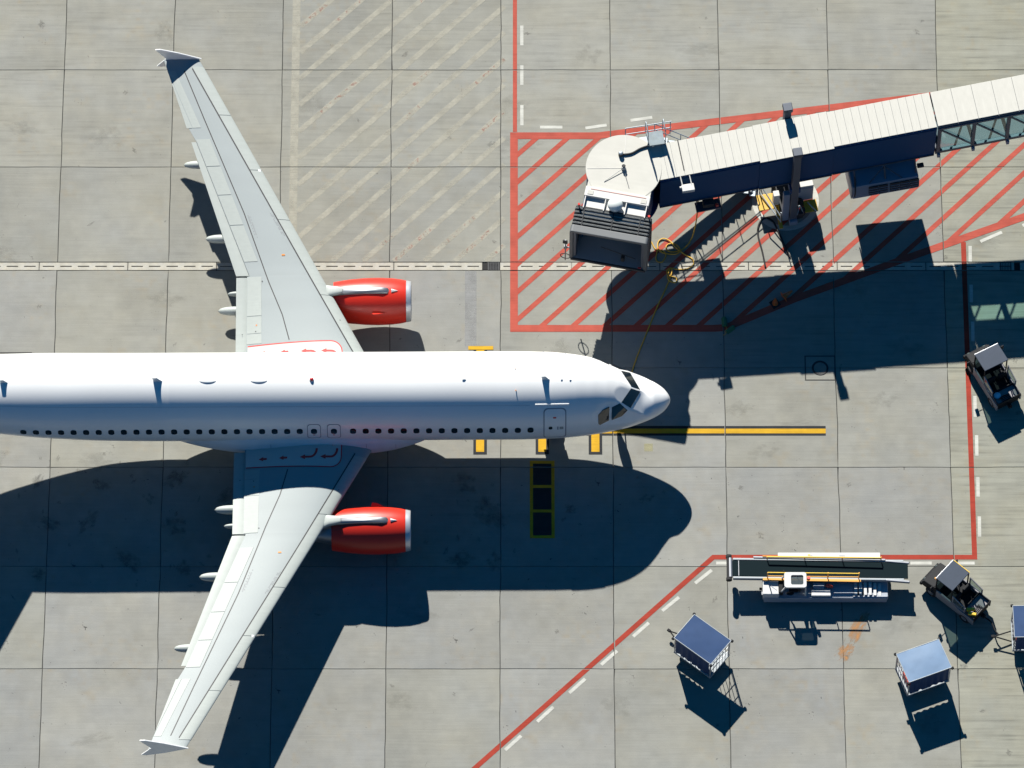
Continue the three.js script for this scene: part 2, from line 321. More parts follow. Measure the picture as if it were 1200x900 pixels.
  marking('pavement_marking', [rect(5.88, 6.26, 2.98, 3.36)], M.paleYellow, 0.004, 'faded yellow square beside the centre line');
  const ring = []; for (let k = 0; k < 48; k++) { const a = k / 48 * 2 * Math.PI, b = (k + 1) / 48 * 2 * Math.PI; ring.push([[[12.4 + 1.52 * Math.cos(a), -9.3 + 1.52 * Math.sin(a)], [12.4 + 1.52 * Math.cos(b), -9.3 + 1.52 * Math.sin(b)], [12.4 + 1.26 * Math.cos(b), -9.3 + 1.26 * Math.sin(b)], [12.4 + 1.26 * Math.cos(a), -9.3 + 1.26 * Math.sin(a)]]]); }
  marking('pavement_marking', ring, M.white, 0.0115, 'white painted ring under the bridge wheels');
  // stains: oil drips and rust, with ragged outlines
  const blot = (k, thr) => texture(128, (u, v) => { const r = Math.hypot(u - 0.5, v - 0.5) * 2, w = fbm(u, v, 5, k, 5, 0.62); const a = clamp((w - 0.3 - 0.42 * r * r * thr) * 2.6) * (r < 0.97 ? 1 : 0); return [a, a, a]; }, false);
  const blots = [blot(800, 1), blot(820, 1.1), blot(840, 0.9)];
  const oil = blots.map((t) => mat(0.035, 0.034, 0.03, 0.7, 0, { alphaMap: t, transparent: true, opacity: 0.42 })), oilThin = blots.map((t) => mat(0.12, 0.115, 0.1, 0.8, 0, { alphaMap: t, transparent: true, opacity: 0.5 })), oilWide = blots.map((t) => mat(0.16, 0.155, 0.13, 0.9, 0, { alphaMap: t, transparent: true, opacity: 0.2 })), rust = mat(0.36, 0.17, 0.055, 0.9, 0, { alphaMap: blots[0], transparent: true, opacity: 0.85 });
  const stain = (m, x, z, w, d, turn, label, grp) => { const f = obj('pavement_stain', new THREE.PlaneGeometry(w, d).rotateX(-Math.PI / 2), m); f.position.set(x, 0.0022, z); f.rotation.y = turn; struct(f, label); f.userData.group = grp; };
  const spots = [[-16.93, 8.78, 1.7, 1.2], [-14.9, 7.11, 1.5, 1.4], [-21.01, 4.8, 0.6, 1.0], [-18.17, 5.0, 1.0, 0.8], [-2.08, 5.0, 1.6, 1.5], [-2.26, 8.66, 1.5, 1.0], [-0.9, 6.4, 2.2, 1.8], [-0.75, 8.75, 1.3, 1.0], [-14.9, 4.75, 1.5, 1.0], [-20.37, 6.99, 0.8, 1.5], [-18.8, 6.86, 1.8, 1.0], [-20.9, 9.4, 0.8, 0.8], [-14.4, 9.1, 1.0, 1.0], [6.0, 5.7, 1.0, 0.6], [2.6, 6.2, 0.7, 0.6], [-12.6, 5.6, 1.4, 1.0], [-16.0, 5.7, 0.8, 0.6]];
  spots.forEach(([x, z, w, d], i) => stain(oil[i % 3], x, z, w, d, rr(0, 6), 'dark oil blotch on the concrete beside the fuselage', 'oil blotches'));
  for (let i = 0; i < 70; i++) stain(oilThin[i % 3], rr(-24, 24), rr(-19, 18), rr(0.15, 0.6), rr(0.1, 0.45), rr(0, 6), 'small grey drip stain on the concrete', 'small drip stains');
  for (let i = 0; i < 40; i++) { const c = spots[i % spots.length]; stain(oil[i % 3], c[0] + rr(-1.6, 1.6), c[1] + rr(-1.2, 1.2), rr(0.08, 0.3), rr(0.1, 0.5), rr(-0.3, 0.3), 'small dark oil drip near a larger blotch', 'oil drips'); }
  for (let i = 0; i < 34; i++) stain(oilWide[i % 3], rr(-24, 24), rr(-19, 18), rr(1, 3), rr(0.6, 2), rr(-0.3, 0.3), 'broad faint grey stain on the concrete', 'broad faint stains');
  stain(rust, 15.1, 12.1, 0.75, 2.7, -0.5, 'orange rust streak on the concrete below the belt loader', 'rust streaks'); stain(rust, 14.55, 13.2, 0.8, 1.4, -0.7, 'orange rust streak on the concrete below the belt loader', 'rust streaks');
  // covers sunk in the slabs
  const cover = thing('manhole_cover', 'round iron manhole cover in a square frame near the bridge shadow edge', 'manhole cover', [13.79, 0, -0.8]);
  const fr = []; for (const s of [-1, 1]) fr.push(bx(1.38, 0.012, 0.05, 0, 0.002, s * 0.6, 0.002), bx(0.05, 0.012, 1.15, s * 0.665, 0.002, 0, 0.002)); obj('frame', fr, M.joint, cover);
  obj('rim', new THREE.TorusGeometry(0.33, 0.045, 8, 40).rotateX(Math.PI / 2).scale(1, 0.4, 1).translate(0, 0.002, 0), mat(0.03, 0.03, 0.032, 0.6, 0.5), cover);
  obj('lid', cyl(0.28, 0.28, 0.014, 0, 0.002, 0, 32), slabMat(0, 0.9), cover);
  const box = thing('pit_cover', 'square steel-edged pit cover in the concrete beside the fuselage', 'pit cover', [-22.6, 0, -0.75]);
  const f2 = []; for (const s of [-1, 1]) f2.push(bx(2.2, 0.012, 0.05, 0, 0.002, s * 0.82, 0.002), bx(0.05, 0.012, 1.6, s * 1.09, 0.002, 0, 0.002)); obj('frame', f2, M.joint, box); obj('lid', bx(2.1, 0.008, 1.55, 0, 0.002, 0, 0.002), slabMat(0, 0.94), box);
}
// ---------------------------------------------------------------- the airliner
// its own frame: x forward from the nose tip (x = -s), y up from the ground, z to starboard
const AIR = { x: 6.98, z: 2.314, turn: 0.3 * R, hc: 3.5 };
const fusT = table([
  // s, top, bottom, half width, height of the widest line
  [0, -0.5, -0.5, 0, -0.5], [0.1, -0.24, -0.75, 0.28, -0.5], [0.27, -0.08, -0.92, 0.5, -0.5], [0.6, 0.12, -1.13, 0.75, -0.48], [0.92, 0.26, -1.27, 0.92, -0.45],
  [1.35, 0.44, -1.42, 1.1, -0.41], [1.8, 0.78, -1.55, 1.27, -0.36], [2.3, 1.17, -1.67, 1.42, -0.29], [2.9, 1.5, -1.77, 1.57, -0.2], [3.6, 1.75, -1.86, 1.71, -0.12],
  [4.5, 1.92, -1.95, 1.83, -0.05], [5.5, 1.98, -1.99, 1.9, 0], [7, 2, -2, 1.935, 0], [22.6, 2, -2, 1.935, 0], [25, 2, -1.86, 1.935, 0.03], [27, 2, -1.5, 1.925, 0.1],
  [30, 1.97, -0.75, 1.79, 0.32], [33, 1.85, 0.05, 1.32, 0.75], [36, 1.62, 0.75, 0.6, 1.15], [37.8, 1.35, 1.05, 0.16, 1.2]]);
function fusBase(s, phi) {                                                     // phi from the crown towards starboard
  const c = Math.cos(phi), m = fusT(s, 4), e = c > 0 ? fusT(s, 1) - m : m - fusT(s, 2);
  return [-s, AIR.hc + m + e * c, fusT(s, 3) * Math.sin(phi)];
}
const grime = texture(512, (u, v) => { const k = 0.955 + 0.05 * (fbm(u, v, 6, 900, 4) - 0.5) + 0.05 * (noise(u, v, 3, 40, 903) - 0.5) + 0.02 * (hash(Math.floor(u * 512), Math.floor(v * 512), 9) - 0.5); return [k, k, k * 0.995]; }, true);
const P = {
  white: mat(0.7, 0.71, 0.71, 0.32, 0, { clearcoat: 0.35, clearcoatRoughness: 0.15, map: grime }), grey: mat(0.255, 0.287, 0.292, 0.58, 0, { map: grime }), light: mat(0.312, 0.342, 0.327, 0.58, 0, { map: grime }),
  red: mat(0.46, 0.018, 0.008, 0.38, 0, { clearcoat: 0.15, clearcoatRoughness: 0.25, specularIntensity: 0.6 }), lip: mat(0.5, 0.52, 0.55, 0.35, 0.6), steel: mat(0.24, 0.255, 0.275, 0.38, 0.8), dark: mat(0.02, 0.021, 0.024, 0.5), glass: mat(0.008, 0.014, 0.018, 0.06, 0, { clearcoat: 1 }),
  line: mat(0.025, 0.025, 0.027, 0.6), seam: mat(0.2, 0.22, 0.26, 0.6), redLine: mat(0.5, 0.03, 0.025, 0.5), rubber: mat(0.015, 0.015, 0.015, 0.9), orange: mat(0.6, 0.2, 0.02, 0.5),
};
const plane = thing('airliner', 'white twin-engine airliner with red engines parked nose-in beside the boarding bridge', 'airplane', [AIR.x, 0, AIR.z], AIR.turn);
const paneShapes = [
  [[1.33, 3.92, 0.05], [1.75, 4.24, 0.05], [2.17, 4.34, 0.78], [1.78, 3.94, 0.87]],
  [[2.25, 4.35, 0.84], [1.91, 3.94, 0.98], [2.15, 3.83, 1.22], [2.61, 3.84, 1.395], [2.6, 4.36, 1.05]],
  [[2.72, 4.43, 1.04], [2.716, 3.82, 1.44], [3.144, 3.74, 1.583], [3.205, 3.84, 1.57], [3.2, 4.28, 1.39], [3.0, 4.43, 1.21]]];
const facets = [];
for (const side of [1, -1]) for (const pts of paneShapes) {
  const q = pts.map(([s, y, z]) => V(-s, y, z * side)), n = V(0, 0, 0), c = V(0, 0, 0);
  q.forEach((a, i) => { const b = q[(i + 1) % q.length]; n.x += (a.y - b.y) * (a.z + b.z); n.y += (a.z - b.z) * (a.x + b.x); n.z += (a.x - b.x) * (a.y + b.y); c.add(a); });
  n.normalize(); c.divideScalar(q.length); if (n.dot(V(0.3, 0.6, side)) < 0) n.negate();
  facets.push({ n, d: n.dot(c) - 0.008, q, c });
}
function fus(s, phi, off = 0) {
  const p = V(...fusBase(s, phi));
  if (s > 0.7 && s < 4.2) { const k = clamp((s - 0.7) / 0.62), kk = k * k * (3 - 2 * k); for (const f of facets) { const e = f.n.dot(p) - f.d; if (e > 0) p.addScaledVector(f.n, -e * kk); } }
  if (off) { const a = V(...fusBase(s + 0.01, phi)), b = V(...fusBase(Math.max(0, s - 0.01), phi)), c = V(...fusBase(s, phi + 0.01)), d = V(...fusBase(s, phi - 0.01)); const n = a.sub(b).cross(c.sub(d)).normalize(); if (n.y * Math.cos(phi) + n.z * Math.sin(phi) < 0) n.negate(); p.addScaledVector(n, off); }
  return [p.x, p.y, p.z];
}
const stations = [0.0008]; for (let s = 0.02; s < 1; s += 0.045) stations.push(s); for (let s = 1; s < 4.2; s += 0.04) stations.push(s); for (let s = 4.2; s < 8; s += 0.2) stations.push(s); for (let s = 8; s < 22; s += 0.7) stations.push(s); for (let s = 22; s < 37.8; s += 0.35) stations.push(s); stations.push(37.8);
{
  const n = 144, g = surface(n, stations.length - 1, (u, v) => fus(stations[Math.round(v * (stations.length - 1))], u * 2 * Math.PI)); 
  obj('fuselage', g, P.white, plane);
}
// outlines laid on the fuselage: centre (s, phi), outline in metres (forward, down the side)
function onSkin(name, s, phi, outline, m, parent, off = 0.004, inner) {
  const dense = []; outline.forEach((a, i) => { const b = outline[(i + 1) % outline.length], m = Math.max(1, Math.ceil(Math.hypot(b[0] - a[0], b[1] - a[1]) / 0.08)); for (let q = 0; q < m; q++) dense.push([lerp(a[0], b[0], q / m), lerp(a[1], b[1], q / m)]); }); outline = dense;
  const r = 1.95, side = Math.sign(phi) || 1, rings = inner ? [inner, 1] : outline.length > 40 ? [0, 0.12, 0.25, 0.4, 0.55, 0.7, 0.85, 1] : [0, 0.35, 0.7, 1], g = surface(outline.length, rings.length - 1, (u, v) => {
    const o = outline[Math.round(u * outline.length) % outline.length], k = rings[Math.round(v * (rings.length - 1))], sc = inner && k < 1 ? [k, k] : [k, k];
    const dx = inner && k < 1 ? o[0] - Math.sign(o[0]) * inner : o[0] * sc[0], dy = inner && k < 1 ? o[1] - Math.sign(o[1]) * inner : o[1] * sc[1];
    return fus(s - dx, phi + side * dy / r, off);
  });
  return obj(name, g, m, parent);
}
const roundRect = (w, h, r, n = 4) => { const o = []; for (const [sx, sy, a0] of [[1, 1, 0], [-1, 1, 90], [-1, -1, 180], [1, -1, 270]]) for (let k = 0; k <= n; k++) { const a = (a0 + 90 * k / n) * R; o.push([sx * (w / 2 - r) + r * Math.cos(a), sy * (h / 2 - r) + r * Math.sin(a)]); } return o; };
const winShape = roundRect(0.27, 0.37, 0.115);
const winS = []; for (let k = 0; k < 15; k++) winS.push(13.962 - 0.556 * k); for (let k = 0; k < 23; k++) winS.push(16.3 + 0.551 * k);
const winPhi = (s) => { const m = fusT(s, 4), y = 0.355 - m; return Math.acos(clamp(y / (y > 0 ? fusT(s, 1) - m : m - fusT(s, 2)), -1, 1)); };
for (const side of [1, -1]) {
  for (const s of winS) onSkin('cabin_window', s, side * winPhi(s), winShape, P.glass, plane);
  for (const s of [14.802, 15.674]) {
    const d = onSkin('emergency_exit', s, side * 1.42, roundRect(0.56, 0.98, 0.12), P.white, plane, 0.006);
    onSkin('exit_outline', s, side * 1.42, roundRect(0.6, 1.02, 0.14), P.seam, d, 0.009, 0.03); onSkin('exit_window', s, side * 1.392, winShape, P.glass, d, 0.0085);
    onSkin('exit_sign', s, side * 1.53, roundRect(0.1, 0.06, 0.02), P.redLine, d, 0.0085);
  }
  const d = onSkin('passenger_door', 5.11, side * 1.28, roundRect(0.93, 1.86, 0.16), P.white, plane, 0.005);
  onSkin('door_outline', 5.11, side * 1.28, roundRect(1.0, 1.93, 0.18), P.seam, d, 0.009, 0.045); onSkin('door_window', 5.3, side * 1.335, roundRect(0.17, 0.2, 0.07), P.glass, d, 0.01);
  onSkin('door_handle', 4.98, side * 1.345, roundRect(0.06, 0.22, 0.025), P.seam, d, 0.01); onSkin('door_placard', 4.82, side * 1.345, roundRect(0.17, 0.18, 0.02), P.grey, d, 0.009); onSkin('door_warning', 5.12, side * 1.03, roundRect(0.14, 0.08, 0.02), P.redLine, d, 0.009);
  const gut = surface(24, 5, (u, v) => fus(lerp(4.49, 5.97, u), side * (0.7 + 0.022 * Math.cos(v * Math.PI)), 0.004 + 0.03 * Math.sin(v * Math.PI))); obj('rain_gutter', gut, P.white, plane);
  const hz = surface(30, 3, (u, v) => fus(lerp(6.2, 30, u), side * (0.71 + 0.004 * v), 0.006)); obj('skin_lap_joint', hz, P.seam, plane).visible = true;
}
const paneNames = ['windshield', 'side_window', 'side_window'];
facets.forEach((f, i) => {
  const flat = f.q.map((p) => p.clone().addScaledVector(f.n, f.d - f.n.dot(p))), ring = (k, o) => flat.map((p) => f.c.clone().lerp(p, k).addScaledVector(f.n, o - (f.n.dot(f.c) - f.d) * 0 ).toArray());
  const cc = f.c.clone().addScaledVector(f.n, f.d - f.n.dot(f.c)); f.c.copy(cc);
  const outer = ring(1, 0.012), deep = ring(1.0, -0.02);
  const g = loft([deep, outer, ring(0.93, 0.018)], 0.3); obj(paneNames[i % 3], g, P.glass, plane);
});
// small fittings along the crown
function blade(s, phi, h, c, m = P.white, name = 'blade_antenna') {
  const b = V(...fus(s, phi)), o = [], prof = [[0, 0.5], [1, 0.42]];
  for (const [k] of prof) { const w = c * (1 - 0.5 * k), back = 0.35 * c * k, ring = []; for (let i = 0; i < 16; i++) { const a = i / 16 * 2 * Math.PI; ring.push([b.x + w * 0.5 * Math.cos(a) - back, b.y - 0.03 + h * k, b.z + 0.022 * Math.sin(a) * (1 - 0.4 * k)]); } o.push(ring); }
  return obj(name, loft(o, 0.5), m, plane);
}
blade(22.47, 0.12, 0.36, 0.42); blade(29.2, 0.14, 0.3, 0.36); blade(5.49, 0.12, 0.36, 0.36); blade(9.035, 0.116, 0.09, 0.22); blade(4.78, 0.117, 0.08, 0.12); blade(4.4, 0.12, 0.08, 0.12);
for (const s of [20.3, 18.06]) { const b = V(...fus(s, 0.11)); obj('antenna_fairing', new THREE.SphereGeometry(1, 28, 14).scale(0.37, 0.045, 0.12).translate(b.x, b.y + 0.0, b.z), P.white, plane); }
{ const b = V(...fus(15.75, 0.1)); const t = obj('beacon_light', new THREE.SphereGeometry(0.09, 16, 10).translate(b.x, b.y + 0.03, b.z), mat(0.45, 0.015, 0.02, 0.15, 0, { clearcoat: 1 }), plane); obj('beacon_base', cyl(0.12, 0.1, 0.05, b.x, b.y, b.z, 20), P.white, t); }
for (const [s, p] of [[6.83, -0.165], [6.8, 0.38]]) { const b = V(...fus(s, p)); obj('drain_mast', bar([b.x, b.y, b.z], [b.x - 0.03, b.y + 0.08, b.z], 0.02), P.orange, plane); }
// belly fairing
{
  const rings = []; for (let k = 0; k <= 40; k++) {
    const u = k / 40, s = lerp(10.4, 22.2, u), e = Math.pow(Math.sin(Math.PI * Math.min(0.5, u < 0.28 ? u / 0.56 : u > 0.62 ? (1 - u) / 0.76 : 0.5)), 0.8), w = lerp(1.25, 2.1, e), h = lerp(0.5, 1.24, e), ring = [];
    for (let i = 0; i < 44; i++) { const a = i / 44 * 2 * Math.PI, ca = Math.cos(a), sa = Math.sin(a), pw = (v) => Math.sign(v) * Math.pow(Math.abs(v), 0.78); ring.push([-s, AIR.hc - lerp(1.25, 1.13, e) + h * pw(sa), w * pw(ca)]); }
    rings.push(ring);
  }
  const bf = obj('belly_fairing', loft(rings, 0.7), mat(0.62, 0.64, 0.66, 0.4, 0, { map: grime }), plane);
  for (const side of [1, -1]) for (const s of [12.1, 13.4, 14.9, 17.6]) obj('fairing_seam', beam([-s, AIR.hc - 0.55, side * 2.085], [-s, AIR.hc - 0.9, side * 2.105], 0.015, 0.01, 0.002), P.seam, bf);
}
// ---- wings
const LE = (t) => 16.86 + 0.527 * (t - 9.06), TE = (t) => (t < 6.39 ? 19.24 : 19.24 + 0.32 * (t - 6.39)), WH = (t) => 2.43 + 0.09 * (t - 1.9);
const foil = (c) => 5 * (0.2969 * Math.sqrt(c) - 0.126 * c - 0.3516 * c * c + 0.2843 * c ** 3 - 0.1036 * c ** 4);
const thick = (t) => lerp(0.14, 0.105, clamp((t - 1.9) / 12));
const upper = (c, t) => { const ch = TE(t) - LE(t); return WH(t) + ch * (foil(c) * thick(t) * lerp(1.2, 0.62, clamp((t - 1.9) / 5)) - 0.032 + 0.012 * Math.sin(Math.PI * c)); };
const lower = (c, t) => { const ch = TE(t) - LE(t); return WH(t) + ch * (-foil(c) * thick(t) * 0.5 - 0.032 + 0.012 * Math.sin(Math.PI * c)); };
const wtop = (s, t) => upper(clamp((s - LE(t)) / (TE(t) - LE(t)), 0.0005, 1), t);
const cut = (t) => (t < 6.37 ? 18.76 : 18.82 + 0.375 * (t - 6.84));
function wingSection(t, s0, s1, side, nose = 0, drop = 0, n = 16) {
  const ch = TE(t) - LE(t), ring = [], c0 = clamp((s0 - LE(t)) / ch), c1 = clamp((s1 - LE(t)) / ch);
  for (let pass = 0; pass < 2; pass++) for (let i = 0; i <= n; i++) {
    const k = pass ? i / n : 1 - i / n, c = c0 + (c1 - c0) * (c0 < 0.01 ? k * k : k * k * 0.5 + k * 0.5), m = (upper(c, t) + lower(c, t)) / 2;
    const f = nose ? Math.sqrt(clamp((c - c0) * ch / nose)) : 1, y = m + ((pass ? lower(c, t) : upper(c, t)) - m) * f;
    ring.push([-(LE(t) + c * ch), y - drop * (1 - clamp((c - c0) * ch / 0.5)), side * t]);
  }
  return ring;
}
function wingPanel(name, s0, s1, s2, s3, t0, t1, side, m, parent, off = 0.012) {    // s0..s1 at t0, s2..s3 at t1
  const at = (u, v, o) => { const t = lerp(t0, t1, v), s = lerp(lerp(s0, s1, u), lerp(s2, s3, u), v); return [-s, wtop(s, t) + o, side * t]; };
  const edge = []; for (let i = 0; i <= 8; i++) edge.push([i / 8, 0]); for (let i = 1; i <= 10; i++) edge.push([1, i / 10]); for (let i = 7; i >= 0; i--) edge.push([i / 8, 1]); for (let i = 9; i > 0; i--) edge.push([0, i / 10]);
  return obj(name, [surface(8, 10, (u, v) => at(u, v, off)), surface(edge.length, 1, (u, v) => at(...edge[Math.round(u * edge.length) % edge.length], v ? off : -0.006))], m, parent);
}
const lay = (shapes, side, off) => laid(shapes, steps(12, 24, 0.3), steps(1, 18, 0.3), (s, t) => [-s, wtop(s, t) + off, side * t], 0.3);
const lineLE = (t) => LE(t) + 0.53, rear = [[16.85, 3.2], [17.17, 4.45], [17.79, 6.06], [18.92, 9.4], [20.74, 13.95], [21.7, 16.4]];
for (const side of [1, -1]) {
  const wing = part('wing', plane);
  const ts = [1.3, 2, 3, 4, 5, 6, 6.36, 6.38, 7, 8, 9, 10, 11, 12, 12.98, 13.0, 14, 15, 16, 16.8, 17.0];
  obj('wing_box', loft(ts.map((t) => wingSection(t, LE(t), t < 12.99 ? cut(t) : t < 13.02 ? cut(t) + 0.01 : TE(t), side)), 0.5), P.grey, wing);
  const flap = (name, t0, t1, gap) => { const l = steps(t0, t1, 0.8); return obj(name, loft(l.map((t) => wingSection(t, cut(t) + gap, TE(t), side, 0.3, 0.035)), 0.5), P.light, wing); };
  flap('flap', 2.15, 6.34, -0.05); flap('flap', 6.42, 12.93, -0.05);
  wingPanel('spoiler', 18.1, 18.74, 18.12, 18.74, 4.46, 6.33, side, P.light, wing);
  wingPanel('fixed_panel', 18.1, 18.74, 18.1, 18.74, 3.62, 4.43, side, P.light, wing, 0.009); wingPanel('fixed_panel', 18.08, 18.74, 18.1, 18.74, 3.12, 3.59, side, P.light, wing, 0.009);
  const sf = (t) => 18.29 + 0.371 * (t - 7.05), cuts = [7.05, 8.83, 10.3, 11.7, 13.05];
  for (let k = 0; k < 4; k++) wingPanel('spoiler', sf(cuts[k] + 0.02), cut(cuts[k] + 0.02) - 0.02, sf(cuts[k + 1] - 0.02), cut(cuts[k + 1] - 0.02) - 0.02, cuts[k] + 0.02, cuts[k + 1] - 0.02, side, P.light, wing);
  wingPanel('aileron', cut(13.6) - 0.05, TE(13.6), cut(16.4) + 0.05, TE(16.4), 13.6, 16.4, side, P.light, wing); wingPanel('shroud_panel', cut(13.6) - 0.45, cut(13.6) - 0.08, cut(16.4) - 0.3, cut(16.4) + 0.02, 13.6, 16.4, side, P.light, wing, 0.009);
  // slats wrap the leading edge
  const sl = [2.5, 5.42, 9.08, 11.5, 14.2, 16.6];
  for (let k = 0; k < 5; k++) {
    const l = steps(sl[k] + 0.012, sl[k + 1] - 0.012, 0.6);
    obj('slat', loft(l.map((t) => {
      const ch = TE(t) - LE(t), cs = 0.52 / ch, out = [], inn = [];
      for (let i = 0; i <= 16; i++) { const q = i / 16 * 1.35 - 0.35, c = q * q * cs * (q < 0 ? 2.2 : 1), y = q < 0 ? lower(c, t) : upper(c, t), o = 0.012; out.push([-(LE(t) + c * ch) + o * (1 - clamp(Math.abs(q) * 2)), y + (q < 0 ? -o : o) * clamp(Math.abs(q) * 3), side * t]); inn.unshift([-(LE(t) + c * ch) - 0.02 * (1 - clamp(Math.abs(q) * 2)), y + (q < 0 ? 0.004 : -0.004) * clamp(Math.abs(q) * 3), side * t]); }
      return [...out, ...inn];
    }), 0.5), P.light, wing);
  }
  const poly = (pts, w) => pts.slice(0, -1).map((a, i) => strip(a, pts[i + 1], w));
  obj('walkway_line', lay(poly(steps(2.4, 16.5, 0.7).map((t) => [lineLE(t) + 0.02, t]), 0.05), side, 0.0155), P.line, wing);
  obj('walkway_line', lay(poly(rear, 0.045), side, 0.006), P.line, wing);
  // escape route panel at the root: white field, red edge, red arrows
  const rim = [[18.7, 1.5], [18.7, 3.0]]; for (let k = 0; k <= 8; k++) rim.push([lerp(18.7, 15.0, k / 8), 3.0 + 0.12 * (k / 8)]); for (let k = 1; k <= 6; k++) { const a = k / 6 * Math.PI / 2; rim.push([15.0 - 0.5 * Math.sin(a), 2.62 + 0.5 * Math.cos(a)]); } rim.push([14.48, 1.5]);
  obj('escape_route_panel', lay([[rim]], side, 0.013), mat(0.45, 0.445, 0.425, 0.55), wing);
  obj('escape_route_edge', lay(poly(rim.slice(1), 0.05), side, 0.017), P.redLine, wing);
  for (const s of [17.78, 16.88]) obj('escape_arrow', lay([[[[s, 2.57], [s, 2.67], [s + 0.16, 2.67], [s + 0.16, 2.73], [s + 0.36, 2.62], [s + 0.16, 2.51], [s + 0.16, 2.57]]]], side, 0.0175), P.redLine, wing);
  for (const s of [15.87, 14.97]) {
    const o = [], i2 = []; for (let k = 0; k <= 8; k++) { const a = k / 8 * Math.PI / 2; o.push([s - 0.3 * Math.sin(a) - 0.04 * Math.sin(a), 2.21 + 0.46 * Math.cos(a)]); i2.unshift([s - 0.24 * Math.sin(a), 2.21 + 0.36 * Math.cos(a)]); }
    obj('escape_arrow', lay([[[[s + 0.22, 2.67], ...o, ...i2, [s + 0.22, 2.57], [s + 0.22, 2.5], [s + 0.46, 2.62], [s + 0.22, 2.74]]]], side, 0.0175), P.redLine, wing);
  }
  const dot = (s, t, m, w = 0.1, d = 0.06) => obj('wing_marker', lay([rect(s - w / 2, s + w / 2, t - d / 2, t + d / 2)], side, 0.0165), m, wing);
  dot(17.15, 7.35, P.orange, 0.14, 0.07); dot(18.32, 4.0, P.orange, 0.06, 0.06); dot(18.25, 11.5, P.white, 0.12, 0.12); dot(18.35, 3.7, P.dark, 0.05, 0.04); dot(18.08, 6.1, P.dark, 0.05, 0.04); dot(14.6, 4.2, P.dark, 0.05, 0.03); dot(18.95, 3.6, P.dark, 0.05, 0.03);
  // faint stencilled rows beside the walkway lines: small grey strokes
  const strokes = (f, t0, t1, o) => { const sh = []; for (let t = t0; t < t1; t += 0.07) for (const e of [0, 0.07]) if (hash(Math.round(t * 100), e * 100, 4) > 0.25) sh.push(strip([f(t) + o + e, t], [f(t) + o + e + 0.01, t + 0.045], 0.04)); obj('stencil_rows', lay(sh, side, 0.005), mat(0.2, 0.21, 0.22, 0.6), wing).userData.kind = 'stuff'; };
  strokes(lineLE, 8.3, 9.4, 0.12); strokes((t) => 17.79 + 0.339 * (t - 6.06), 8.2, 9.3, -0.2);
  // wing tip fence
  const tp = 17.0, fx = [[20.95, 0.02], [22.0, 0.55], [22.75, 0.85], [22.95, 0.83], [22.5, 0.05], [22.95, -0.62], [22.75, -0.66], [21.9, -0.4]];
  const fs = new THREE.Shape(fx.map(([s, y]) => new THREE.Vector2(-s, WH(tp) - 0.02 + y)));
  obj('wingtip_fence', new THREE.ExtrudeGeometry(fs, { depth: 0.03, bevelEnabled: true, bevelSize: 0.015, bevelThickness: 0.015, bevelSegments: 2 }).translate(0, 0, side * tp - 0.015), P.white, wing);
  // flap track fairings
  const canoe = (t, tip, len, w, h, yo) => { const rings = []; for (let k = 0; k <= 24; k++) { const u = k / 24, s = tip - len * u, e = Math.pow(Math.sin(Math.PI * Math.pow(u, 0.62) * 0.999 + 0.001), 0.75), ring = []; for (let i = 0; i < 20; i++) { const a = i / 20 * 2 * Math.PI; ring.push([-s, WH(t) - 0.36 - yo - (1 - u) * 0.03 + h * e * Math.sin(a), side * (t + w * e * Math.cos(a))]); } rings.push(ring); } return obj('flap_track_fairing', loft(rings, 0.8), P.light, wing); };
  canoe(4.92, 20.06, 2.4, 0.21, 0.2, 0.08); canoe(8.36, 20.66, 2.3, 0.2, 0.19, 0.0); canoe(11.95, 21.68, 2.2, 0.19, 0.17, -0.05); canoe(5.75, 19.64, 1.6, 0.11, 0.14, 0.1);
  // ---- engine
  const ez = 5.68, ey = 1.65, eng = part('engine', plane);
  const lathe = (prof, n = 64) => new THREE.LatheGeometry(prof.map(([s, r]) => new THREE.Vector2(r, s)), n).rotateZ(Math.PI / 2).translate(0, ey, side * ez);
  obj('nacelle', lathe([[11.68, 0.936], [11.9, 0.985], [12.3, 1.035], [12.9, 1.06], [13.5, 1.045], [14.2, 0.985], [14.92, 0.875], [14.91, 0.855], [14.3, 0.8], [13.2, 0.78]]), P.red, eng);
  obj('intake_lip', lathe([[12.3, 0.79], [11.8, 0.79], [11.55, 0.81], [11.46, 0.85], [11.45, 0.875], [11.48, 0.895], [11.56, 0.915], [11.675, 0.936]]), P.lip, eng);
  obj('fan', lathe([[12.3, 0.79], [12.28, 0.3], [12.0, 0.16], [11.85, 0.0]], 40), P.dark, eng);
  obj('core_nozzle', lathe([[14.2, 0.66], [14.9, 0.62], [15.5, 0.5], [15.9, 0.42], [15.88, 0.4], [15.3, 0.36]]), P.steel, eng); obj('exhaust_cone', lathe([[15.4, 0.3], [15.9, 0.2], [16.3, 0.03], [16.32, 0]], 32), P.steel, eng);
  const sk = new THREE.Shape([[-12.55, 0], [-12.95, 0.2], [-13.15, 0.22], [-13.2, 0]].map((q) => new THREE.Vector2(...q)));
  obj('strake', new THREE.ExtrudeGeometry(sk, { depth: 0.02, bevelEnabled: false }).rotateX(-side * 55 * R).translate(0, ey + 1.03 * Math.cos(55 * R), side * (ez - 1.03 * Math.sin(55 * R))), P.red, eng);
  for (const a of [-70, 70]) obj('cowl_seam', bar([-11.9, ey + 0.985 * Math.cos(a * R), side * ez + 0.985 * Math.sin(a * R)], [-14.0, ey + 1.005 * Math.cos(a * R), side * ez + 1.005 * Math.sin(a * R)], 0.012), P.redLine, eng);
